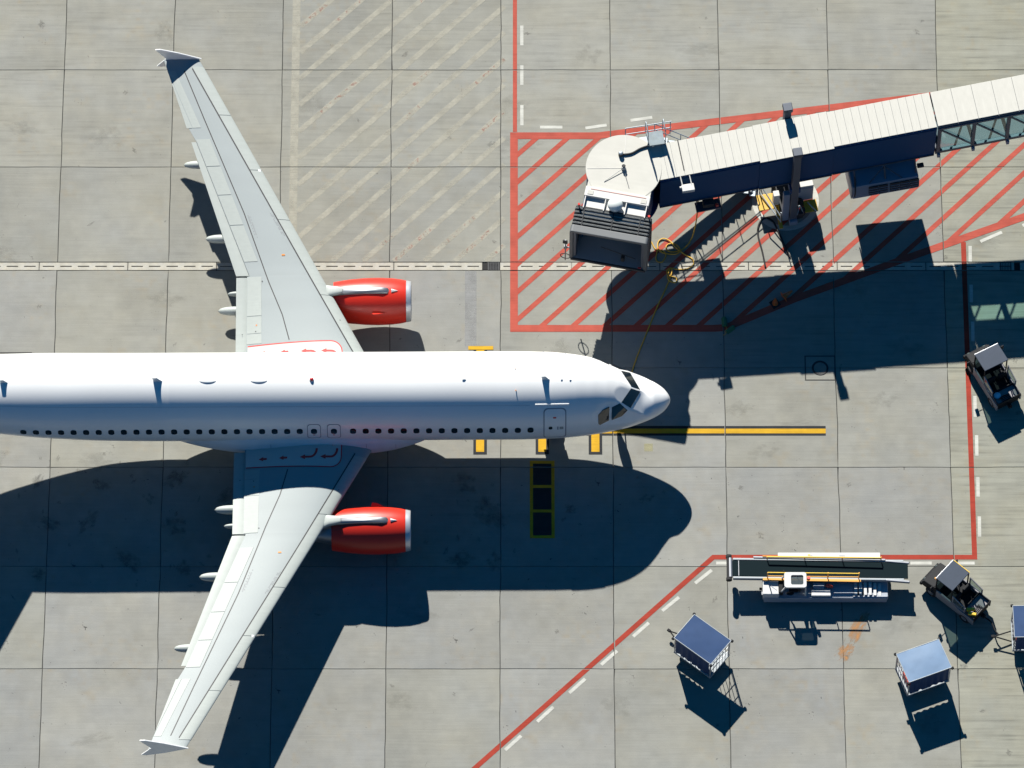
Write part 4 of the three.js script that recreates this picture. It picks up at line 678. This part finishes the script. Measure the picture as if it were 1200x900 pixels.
// ---------------------------------------------------------------- loose things round the bridge
{
  const y = 0.032, c1 = [[8.36, 2.75, -7.98], [8.35, 2.2, -7.85], [8.3, 1.1, -7.65], [8.15, 0.25, -7.35], [7.9, y, -7.0], [7.6, y, -6.75], [7.2, y, -6.68], [6.98, y, -6.8], [7.0, y, -7.02], [7.25, y + 0.03, -7.1], [7.5, y + 0.05, -6.95], [7.58, y + 0.05, -6.7], [7.35, y + 0.03, -6.55], [6.85, y, -6.62], [6.6, y, -6.85], [6.62, y, -7.2], [6.85, y + 0.02, -7.35], [7.15, y + 0.04, -7.2], [7.42, y + 0.06, -6.85], [7.8, y, -6.55], [8.15, y, -6.3], [8.17, y, -6.0], [7.9, y, -5.82], [7.5, y, -5.78], [7.12, y, -5.85], [6.98, y, -5.65], [7.1, y, -5.45], [7.4, y, -5.35], [7.38, y, -5.12], [7.1, y, -5.2], [7.02, y + 0.04, -5.45], [7.15, y + 0.05, -5.8], [7.2, y + 0.05, -5.6], [7.0, y, -5.0], [6.5, y, -3.8], [6.13, y, -2.79], [5.8, y, -1.9], [5.55, y, -1.2], [5.35, y, -0.5], [5.2, y, 0.3], [5.05, y, 0.9], [4.9, 0.3, 1.3], [4.7, 1.2, 1.6], [4.55, 2.1, 1.8]];
  tag(obj('power_cable', tube(c1, 0.03, 420, 7)), K.cable ? 'yellow power cable looped on the ground between bridge and airliner nose' : '', 'cable').material = K.cable;
  const c2 = [[6.6, 0.03, -6.9], [6.5, 0.03, -6.3], [6.75, 0.03, -6.15], [6.95, 0.03, -6.5], [6.8, 0.03, -6.75], [6.5, 0.03, -6.8], [6.3, 0.03, -7.2]];
  tag(obj('power_cable', tube(c2, 0.028, 80, 7)), 'short yellow cable coil beside the bellows of the bridge', 'cable').material = K.cable;
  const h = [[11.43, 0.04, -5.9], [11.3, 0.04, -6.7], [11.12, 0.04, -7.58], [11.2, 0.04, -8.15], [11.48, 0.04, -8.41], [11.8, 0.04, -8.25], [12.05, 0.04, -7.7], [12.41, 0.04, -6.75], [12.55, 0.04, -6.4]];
  tag(obj('cable_shadow_tube', tube(h, 0.04, 90, 8), K.rubber), 'black tube added on the hatched ground as the arched shadow of hanging cables', 'cable_shadow_tube');  // black tube laid out as the shadow of hanging cables
  const cone = (pos, lying, label) => {
    const t = thing('traffic_cone', label, 'traffic cone', pos, 0.6); const org = mat(0.5, 0.11, 0.02, 0.6), g = part('x', t); t.remove(g);
    const body = new THREE.LatheGeometry([[0.14, 0.03], [0.13, 0.05], [0.035, 0.5], [0.02, 0.51], [0, 0.51]].map((q) => new THREE.Vector2(...q)), 24), foot = bx(0.4, 0.035, 0.4, 0, 0.018, 0, 0.01), sleeve = new THREE.LatheGeometry([[0.108, 0.17], [0.083, 0.29]].map((q) => new THREE.Vector2(...q)), 24);
    for (const q of [body, foot, sleeve]) if (lying) q.rotateZ(-Math.PI / 2 + 0.16).translate(0, 0.17, 0);
    obj('cone_body', body, org, t); obj('cone_foot', foot, lying ? org : K.rubber, t); obj('reflective_sleeve', sleeve, mat(0.5, 0.12, 0.04, 0.4), t);
  };
  cone([11.83, 0.008, -4.05], false, 'upright orange traffic cone with a black foot on the red border'); cone([12.2, 0.008, -4.3], true, 'orange traffic cone tipped over beside the upright one');
  const chock = (x, z, turn, label) => { const t = thing('wheel_chock', label, 'wheel chock', [x, 0.009, z], turn); const s = new THREE.Shape([[-0.11, 0], [0.11, 0], [0.03, 0.15], [-0.03, 0.15]].map((q) => new THREE.Vector2(...q))); obj('wedge', new THREE.ExtrudeGeometry(s, { depth: 0.42, bevelEnabled: true, bevelSize: 0.01, bevelThickness: 0.01, bevelSegments: 1 }).translate(0, 0.01, -0.21), mat(0.03, 0.13, 0.06, 0.7), t); obj('rope', tube([[0, 0.12, 0.2], [0.05, 0.05, 0.32], [0.02, 0.02, 0.42]], 0.012, 14, 5), K.cable, t); };
  chock(9.54, -3.1, 0.1, 'green wheel chock lying across the joint above the red line'); chock(9.78, -2.72, -0.9, 'green wheel chock lying askew on the red line corner');
}
// ---------------------------------------------------------------- ground vehicles
const paintNoise = texture(256, (u, v) => { const k = 0.9 + 0.16 * (fbm(u, v, 6, 970, 5) - 0.5) + 0.06 * (hash(Math.floor(u * 256), Math.floor(v * 256), 3) - 0.5); return [k, k, k]; }, true);
const G = {
  dark: mat(0.035, 0.039, 0.047, 0.5, 0, { map: paintNoise, specularIntensity: 0.5 }), roof: mat(0.038, 0.052, 0.078, 0.55, 0, { map: paintNoise, specularIntensity: 0.4 }), panel: mat(0.2, 0.2, 0.22, 0.5, 0, { map: paintNoise }), black: mat(0.014, 0.015, 0.017, 0.7, 0, { specularIntensity: 0.3 }), rubber: mat(0.014, 0.014, 0.015, 0.9), glass: mat(0.5, 0.6, 0.58, 0.05, 0, { transmission: 0.85, thickness: 0 }),
  steel: mat(0.35, 0.36, 0.38, 0.4, 0.7), bed: mat(0.22, 0.21, 0.22, 0.6, 0.1, { map: paintNoise }), yellow: mat(0.62, 0.4, 0.02, 0.5), white: mat(0.52, 0.52, 0.51, 0.5, 0, { map: paintNoise }), blue: mat(0.024, 0.055, 0.135, 0.7, 0, { map: paintNoise, specularIntensity: 0.35 }), paleBlue: mat(0.12, 0.2, 0.32, 0.6, 0, { map: paintNoise }), belt: mat(0.006, 0.013, 0.016, 0.9, 0, { specularIntensity: 0.15 }), grey: mat(0.3, 0.33, 0.35, 0.5, 0.3, { map: paintNoise }), red: mat(0.5, 0.05, 0.03, 0.5), orange: mat(0.6, 0.28, 0.04, 0.5), chassis: mat(0.3, 0.33, 0.38, 0.5, 0, { map: paintNoise }), cloth: mat(0.55, 0.6, 0.7, 0.9),
};
function wheel(parent, x, y, z, r, w) { const t = obj('wheel', new THREE.TorusGeometry(r - w / 2, w / 2, 12, 26).scale(1, 1, 1.15).translate(x, y, z), G.rubber, parent); obj('rim', cyl(r * 0.55, r * 0.55, w * 0.9, x, y, z, 18, 'z'), G.steel, t); return t; }
function tug(label, x, z, fx, fz, extra) {
  const t = thing('baggage_tractor', label, 'tractor', [x, 0, z], Math.atan2(-fz, fx), 'baggage tractors');
  for (const sx of [-0.95, 0.95]) for (const s of [-1, 1]) wheel(t, sx, 0.3, s * 0.54, 0.3, 0.2);
  obj('chassis', [bx(2.8, 0.3, 1.1, 0, 0.42, 0, 0.04)], G.black, t);
  const hood = new THREE.Shape([[0.62, 0.4], [1.45, 0.4], [1.47, 0.62], [1.38, 0.82], [0.72, 0.95], [0.62, 0.95]].map((q) => new THREE.Vector2(...q)));
  const hd = obj('hood', new THREE.ExtrudeGeometry(hood, { depth: 1.1, bevelEnabled: true, bevelSize: 0.03, bevelThickness: 0.04, bevelSegments: 2 }).translate(0, 0, -0.55), G.black, t);
  for (const s of [-1, 1]) { obj('headlight', cyl(0.08, 0.08, 0.05, 1.5, 0.62, s * 0.4, 16, 'x'), G.glass, hd); obj('wing_mirror', [bx(0.07, 0.26, 0.16, 0.78, 1.35, s * 0.86, 0.02), bar([0.74, 1.3, s * 0.6], [0.78, 1.32, s * 0.84], 0.015)], G.black, t); }
  obj('front_bumper', bx(0.12, 0.22, 1.24, 1.53, 0.42, 0, 0.03), G.black, t);
  for (const s of [-1, 1]) { const side = new THREE.Shape([[-1.42, 0.36], [0.64, 0.36], [0.64, 0.92], [-0.4, 0.86], [-0.55, 0.78], [-1.42, 0.78]].map((q) => new THREE.Vector2(...q))); obj('side_panel', new THREE.ExtrudeGeometry(side, { depth: 0.05, bevelEnabled: true, bevelSize: 0.015, bevelThickness: 0.015, bevelSegments: 2 }).translate(0, 0, s * 0.6 - 0.025), G.panel, t); }
  obj('cab_floor', bx(1.0, 0.06, 1.1, 0.12, 0.5, 0, 0.01), G.black, t);
  for (const s of [-0.28, 0.28]) obj('seat', [bx(0.42, 0.14, 0.42, -0.05, 0.72, s, 0.04), bx(0.12, 0.5, 0.42, -0.28, 0.98, s, 0.04)], G.black, t);
  obj('dashboard', bx(0.28, 0.16, 1.08, 0.66, 0.98, 0, 0.04), G.black, t); obj('steering_wheel', [new THREE.TorusGeometry(0.17, 0.018, 8, 24).rotateY(Math.PI / 2 - 0.5).translate(0.42, 1.08, 0.28), bar([0.42, 1.08, 0.28], [0.62, 0.95, 0.28], 0.02)], G.black, t);
  const rf = obj('cab_roof', bx(0.92, 0.06, 1.2, 0.3, 1.97, 0, 0.025), G.roof, t); obj('roof_edge', bx(0.06, 0.07, 1.22, 0.77, 1.965, 0, 0.02), G.steel, rf);
  for (const s of [-1, 1]) { obj('roof_post', beam([0.74, 0.95, s * 0.56], [0.72, 1.95, s * 0.56], 0.05, 0.05), G.black, t); obj('roof_post', beam([-0.14, 0.6, s * 0.56], [-0.12, 1.95, s * 0.56], 0.05, 0.05), G.black, t);
    const w = new THREE.Shape([[-0.2, 0.9], [-0.95, 0.88], [-0.95, 1.3], [-0.2, 1.55]].map((q) => new THREE.Vector2(...q))), h = new THREE.Path([[-0.26, 0.96], [-0.89, 0.94], [-0.89, 1.27], [-0.26, 1.47]].map((q) => new THREE.Vector2(...q))); w.holes.push(h);
    const fr = obj('side_screen', new THREE.ExtrudeGeometry(w, { depth: 0.04, bevelEnabled: false }).translate(0, 0, s * 0.6 - 0.02), G.panel, t); const gs = new THREE.Shape(h.getPoints()); obj('screen_glass', new THREE.ShapeGeometry(gs).translate(0, 0, s * 0.6), G.glass, fr); }
  const ws = obj('windscreen', bx(0.012, 0.86, 1.06, 0.74, 1.46, 0, 0), G.glass, t); obj('screen_frame', [bx(0.04, 0.05, 1.1, 0.74, 1.03, 0, 0.01), bx(0.04, 0.05, 1.1, 0.74, 1.9, 0, 0.01)], G.black, ws);
  const bed = obj('load_bed', bx(0.62, 0.05, 1.12, -1.12, 0.72, 0, 0.01), G.bed, t); for (const [w, d, px, pz] of [[0.04, 1.2, -1.43, 0], [0.04, 1.12, -0.8, 0]]) obj('bed_rail', bx(w, 0.2, d, px, 0.82, pz, 0.01), G.black, bed); for (const s of [-1, 1]) obj('bed_rail', bx(0.62, 0.2, 0.04, -1.12, 0.8, s * 0.575, 0.01), G.dark, bed);
  for (let k = 0; k < 4; k++) obj('rack_bar', beam([-1.35 + 0.07 * k, 0.79, -0.3], [-1.35 + 0.07 * k, 0.79, 0.16], 0.03, 0.03), G.black, bed);
  obj('tow_hook', [bx(0.2, 0.16, 0.16, -1.53, 0.42, 0, 0.02), cyl(0.03, 0.03, 0.26, -1.58, 0.5, 0, 10)], G.black, t);
  extra(t); return t;
}
tug('dark baggage tractor with a white cloth in its bed, parked across the vertical red line', 21.45, -0.05, -0.47, -0.88, (t) => {
  obj('cloth_bundle', new THREE.SphereGeometry(0.16, 18, 12).scale(1, 0.6, 1.1).translate(-0.98, 0.8, -0.36), G.cloth, t); obj('tow_strap', tube([[-1.2, 0.77, -0.4], [-1.1, 0.78, -0.1], [-1.2, 0.77, 0.15]], 0.02, 16, 5), G.red, t);
});
tug('dark baggage tractor with two yellow wheel chocks in its bed, at the red corner', 19.5, 10.6, -0.75, -0.66, (t) => {
  for (const [x, z, a] of [[-1.05, -0.34, 0.2], [-1.25, -0.46, -0.1]]) obj('yellow_chock', bx(0.36, 0.16, 0.14, x, 0.93, z, 0.03, a + 0.6), G.yellow, t);
  obj('beacon', cyl(0.05, 0.05, 0.1, 0.85, 1.7, -0.5, 12), G.orange, t); obj('roof_trim', bx(0.92, 0.012, 0.03, 0.3, 2.003, 0.585, 0), G.yellow, t);
});
function cart(label, x, z, turn, L, W, m, hitch) {
  const t = thing('baggage_cart', label, 'baggage cart', [x, 0, z], turn, 'baggage carts');
  for (const sx of [-1, 1]) for (const s of [-1, 1]) { wheel(t, sx * (L / 2 - 0.35), 0.2, s * (W / 2 - 0.2), 0.2, 0.12); obj('corner_post', beam([sx * (L / 2 - 0.04), 0.42, s * (W / 2 - 0.04)], [sx * (L / 2 - 0.04), 1.86, s * (W / 2 - 0.04)], 0.05, 0.05), G.steel, t); obj('corner_cap', bx(0.12, 0.12, 0.12, sx * (L / 2 + 0.03), 1.84, s * (W / 2 + 0.03), 0.03), G.black, t); }
  obj('platform', bx(L, 0.1, W, 0, 0.42, 0, 0.02), G.grey, t);
  const nu = 16, rf = surface(nu, 12, (u, v) => [lerp(-L / 2, L / 2, u), 1.9 + 0.035 * Math.sin(Math.PI * u) * Math.sin(Math.PI * v) + 0.012 * (noise(u, v, 6, 5, 77) - 0.5), lerp(-W / 2, W / 2, v)]);
  const r = obj('canopy', rf, m, t); for (const s of [-1, 1]) obj('canopy_edge', [bx(L + 0.02, 0.06, 0.03, 0, 1.88, s * W / 2, 0.01), bx(0.03, 0.06, W, s * L / 2, 1.88, 0, 0.01)], G.grey, r);
  for (const s of [-1, 1]) { for (let k = 0; k < 7; k++) obj('end_bar', bar([s * (L / 2 - 0.05), 0.45, lerp(-W / 2 + 0.1, W / 2 - 0.1, k / 6)], [s * (L / 2 - 0.05), 1.84, lerp(-W / 2 + 0.1, W / 2 - 0.1, k / 6)], 0.014), G.steel, t); for (const y of [0.9, 1.35]) obj('end_rail', bar([s * (L / 2 - 0.05), y, -W / 2], [s * (L / 2 - 0.05), y, W / 2], 0.018), G.steel, t); }
  const cur = surface(40, 6, (u, v) => [lerp(-L / 2 + 0.1, L / 2 - 0.1, u), lerp(0.55, 1.86, v), W / 2 - 0.03 + 0.025 * Math.sin(u * 38) * (1 - 0.5 * v)]); obj('curtain', cur, G.blue, t);
  for (let k = 0; k < 2; k++) obj('suitcase', bx(0.45, 0.3, 0.65, -L / 2 + 0.4 + 0.55 * k, 0.62, 0, 0.05), k ? G.dark : G.red, t);
  if (hitch) { obj('drawbar', [bar([-L / 2, 0.35, -0.25], [-L / 2 - 0.75, 0.38, 0], 0.03), bar([-L / 2, 0.35, 0.25], [-L / 2 - 0.75, 0.38, 0], 0.03), bx(0.16, 0.1, 0.12, -L / 2 - 0.8, 0.38, 0, 0.02)], G.black, t); }
  return t;
}
cart('baggage cart with a dull dark blue canopy near the white dashes', 8.29, 13.43, -Math.atan2(0.62, 0.78), 2.02, 1.44, G.blue, true);
cart('baggage cart with dull dark blue canopy, coupled behind the tractor at the red corner', 23.0, 12.55, 0.02, 2.3, 1.5, G.blue, true);
cart('baggage cart with a pale sky-blue canopy beyond the belt loader', 17.89, 14.45, Math.atan2(0.36, 0.93), 2.0, 1.44, G.paleBlue, false);
obj('tow_chain', tube([[20.62, 0.45, 11.62], [21.0, 0.36, 11.9], [21.15, 0.37, 12.3], [21.3, 0.38, 12.52]], 0.035, 24, 6), G.black); tag(scene.children[scene.children.length - 1], 'black tow chain between a tractor and the dark blue cart', 'chain');
{ // belt loader
  const t = thing('belt_loader', 'white belt loader with a long black belt and yellow rails parked on the red line', 'belt loader', [13.4, 0, 9.95]);
  const X = (v) => v - 13.4, Z = (v) => v - 9.95;
  obj('chassis', bx(5.5, 0.34, 1.7, X(13.75), 0.44, Z(9.95), 0.04), G.chassis, t);
  for (const x of [12.2, 15.3]) for (const z of [9.25, 10.62]) wheel(t, X(x), 0.33, Z(z), 0.33, 0.2);
  obj('side_skirt', bx(5.4, 0.42, 0.06, X(13.75), 0.4, Z(10.83), 0.015), G.chassis, t);
  const by = (x) => 0.98 - 0.012 * (x - 9.5), belt = part('conveyor', t);
  obj('belt', beam([X(9.62), by(9.6), Z(9.58)], [X(17.38), by(17.4), Z(9.66)], 0.76, 0.06, 0.015), G.belt, belt); 
  for (const [z, n] of [[9.14, 'conveyor_side'], [10.04, 'conveyor_side']]) obj(n, beam([X(9.7), by(9.7) - 0.04, Z(z)], [X(17.2), by(17.2) - 0.04, Z(z + 0.06)], 0.1, 0.2, 0.02), G.grey, belt);
  obj('conveyor_lip', beam([X(10.6), by(10.6) + 0.06, Z(9.06)], [X(16.4), by(16.4) + 0.06, Z(9.16)], 0.07, 0.07, 0.01), G.steel, belt);
  obj('end_roller', cyl(0.1, 0.1, 0.92, X(9.58), by(9.6), Z(9.56), 20, 'z'), G.steel, belt); obj('end_bumper', bx(0.16, 0.2, 1.1, X(9.5), by(9.5) - 0.02, Z(9.54), 0.07), G.rubber, belt); obj('belt_cleat', bx(0.03, 0.012, 0.74, X(9.95), by(9.95) + 0.035, Z(9.58), 0.003), G.steel, belt);
  for (const z of [9.0, 10.1]) obj('bumper_end', cyl(0.13, 0.13, 0.12, X(9.52), by(9.5) - 0.02, Z(z), 16, 'z'), G.rubber, belt);
  for (const z of [9.2, 10.12]) obj('end_guide', beam([X(16.4), by(16.4), Z(z)], [X(17.45), by(17.4) - 0.02, Z(z + 0.08)], 0.1, 0.14, 0.03), G.steel, belt);
  obj('outer_fairing', bx(4.45, 0.5, 0.08, X(13.93), 0.66, Z(8.86), 0.03), G.white, t); obj('fairing_ledge', bx(4.5, 0.05, 0.26, X(13.93), 0.93, Z(8.93), 0.015), G.white, t); obj('fairing_step', bx(0.9, 0.05, 0.14, X(11.55), 0.9, Z(9.02), 0.01), G.white, t);
  for (const [x, w] of [[13.1, 0.2], [14.5, 0.25]]) obj('fairing_label', bx(w, 0.006, 0.1, X(x), 0.959, Z(8.96), 0), G.grey, t); obj('fairing_label', bx(0.1, 0.006, 0.06, X(13.05), 0.9635, Z(8.92), 0), G.yellow, t);
  const rail = (z, x0, x1, y) => { obj('safety_rail', [bar([X(x0), y, Z(z)], [X(x1), y, Z(z + 0.05)], 0.03)], G.yellow, belt); obj('safety_rail', [bar([X(x0), y - 0.35, Z(z)], [X(x1), y - 0.35, Z(z + 0.05)], 0.025)], G.orange, belt); for (const x of [x0, lerp(x0, x1, 0.33), lerp(x0, x1, 0.66), x1]) obj('rail_post', bar([X(x), 0.85, Z(z)], [X(x), y, Z(z)], 0.025), G.orange, belt); };
  rail(9.14, 11.2, 16.2, 1.22); rail(10.06, 11.2, 15.2, 1.55);
  obj('toe_board', beam([X(11.0), by(11) + 0.09, Z(10.14)], [X(15.3), by(15.3) + 0.09, Z(10.2)], 0.12, 0.06, 0.01), G.orange, belt); obj('toe_board', beam([X(11.0), by(11) + 0.1, Z(9.03)], [X(16.2), by(16.2) + 0.1, Z(9.09)], 0.05, 0.05, 0.01), G.orange, belt);
  // driver's cab and bonnet
  const cab = part('driver_cab', t);
  const ro = new THREE.Shape(roundRect(0.95, 0.72, 0.1).map((q) => new THREE.Vector2(...q))); ro.holes.push(new THREE.Path(roundRect(0.56, 0.48, 0.08).map(([x, y]) => new THREE.Vector2(x + 0.08, y)).reverse()));
  obj('cab_roof', new THREE.ExtrudeGeometry(ro, { depth: 0.07, bevelEnabled: true, bevelSize: 0.012, bevelThickness: 0.012, bevelSegments: 2 }).rotateX(-Math.PI / 2).translate(X(12.4), 1.5, Z(10.42)), G.white, cab); obj('roof_window', bx(0.56, 0.012, 0.48, X(12.48), 1.52, Z(10.42), 0), mat(0.25, 0.3, 0.32, 0.1, 0, { transmission: 0.8, thickness: 0 }), cab);
  for (const [x, z] of [[11.98, 10.12], [11.98, 10.72], [12.84, 10.12], [12.84, 10.76]]) obj('cab_pillar', beam([X(x - (x < 12.4 ? 0.25 : 0)), 0.75, Z(z)], [X(x), 1.52, Z(z)], 0.06, 0.06, 0.012), G.white, cab);
  obj('bonnet', bx(0.72, 0.45, 0.78, X(11.35), 0.72, Z(10.44), 0.05), G.white, cab); obj('bonnet_crease', beam([X(11.1), 0.952, Z(10.2)], [X(11.6), 0.952, Z(10.62)], 0.03, 0.01, 0.002), G.chassis, cab); obj('seat', [bx(0.4, 0.14, 0.42, X(12.35), 0.75, Z(10.42), 0.04), bx(0.12, 0.42, 0.42, X(12.6), 0.95, Z(10.42), 0.04)], G.black, cab); obj('cab_back', [bx(0.06, 0.26, 0.7, X(12.87), 0.78, Z(10.44), 0.02), bx(0.05, 0.05, 0.7, X(12.86), 1.46, Z(10.44), 0.01)], G.white, cab); obj('rear_glass', bx(0.012, 0.55, 0.6, X(12.87), 1.18, Z(10.44), 0), G.glass, cab); obj('dashboard', bx(0.2, 0.3, 0.68, X(11.78), 0.85, Z(10.42), 0.03), G.black, cab); obj('mirror', [bx(0.07, 0.16, 0.12, X(11.9), 1.5, Z(10.0), 0.02)], G.black, cab); obj('beacon', cyl(0.08, 0.07, 0.14, X(12.98), 1.52, Z(10.32), 16), G.red, cab); obj('front_lamp', bx(0.06, 0.12, 0.16, X(10.97), 0.66, Z(10.66), 0.02), G.steel, cab); obj('front_hook', bx(0.12, 0.1, 0.1, X(10.92), 0.5, Z(10.35), 0.02), G.black, cab);
  // works behind the cab, rear steps
  obj('engine_cover', bx(0.85, 0.14, 0.32, X(13.55), 0.72, Z(10.66), 0.03), G.white, t); obj('battery_box', bx(0.5, 0.2, 0.3, X(13.45), 0.72, Z(10.33), 0.03), G.chassis, t); obj('fire_extinguisher', new THREE.CapsuleGeometry(0.07, 0.22, 6, 12).rotateZ(1.1).translate(X(13.92), 0.8, Z(10.36)), G.red, t); obj('deck', bx(1.7, 0.05, 0.72, X(14.25), 0.6, Z(10.44), 0.01), G.chassis, t);
  for (let k = 0; k < 7; k++) obj('step_slat', bx(0.13, 0.04, 0.62 - (k > 5 ? 0.1 : 0), X(15.08 + 0.21 * k), 0.72 - 0.05 * Math.max(0, k - 3), Z(10.44), 0.01), G.white, t); obj('step_frame', [bx(1.5, 0.1, 0.05, X(15.7), 0.6, Z(10.1), 0.01), bx(1.5, 0.1, 0.05, X(15.7), 0.6, Z(10.78), 0.01)], G.chassis, t);
}
renderer.render(scene, camera);
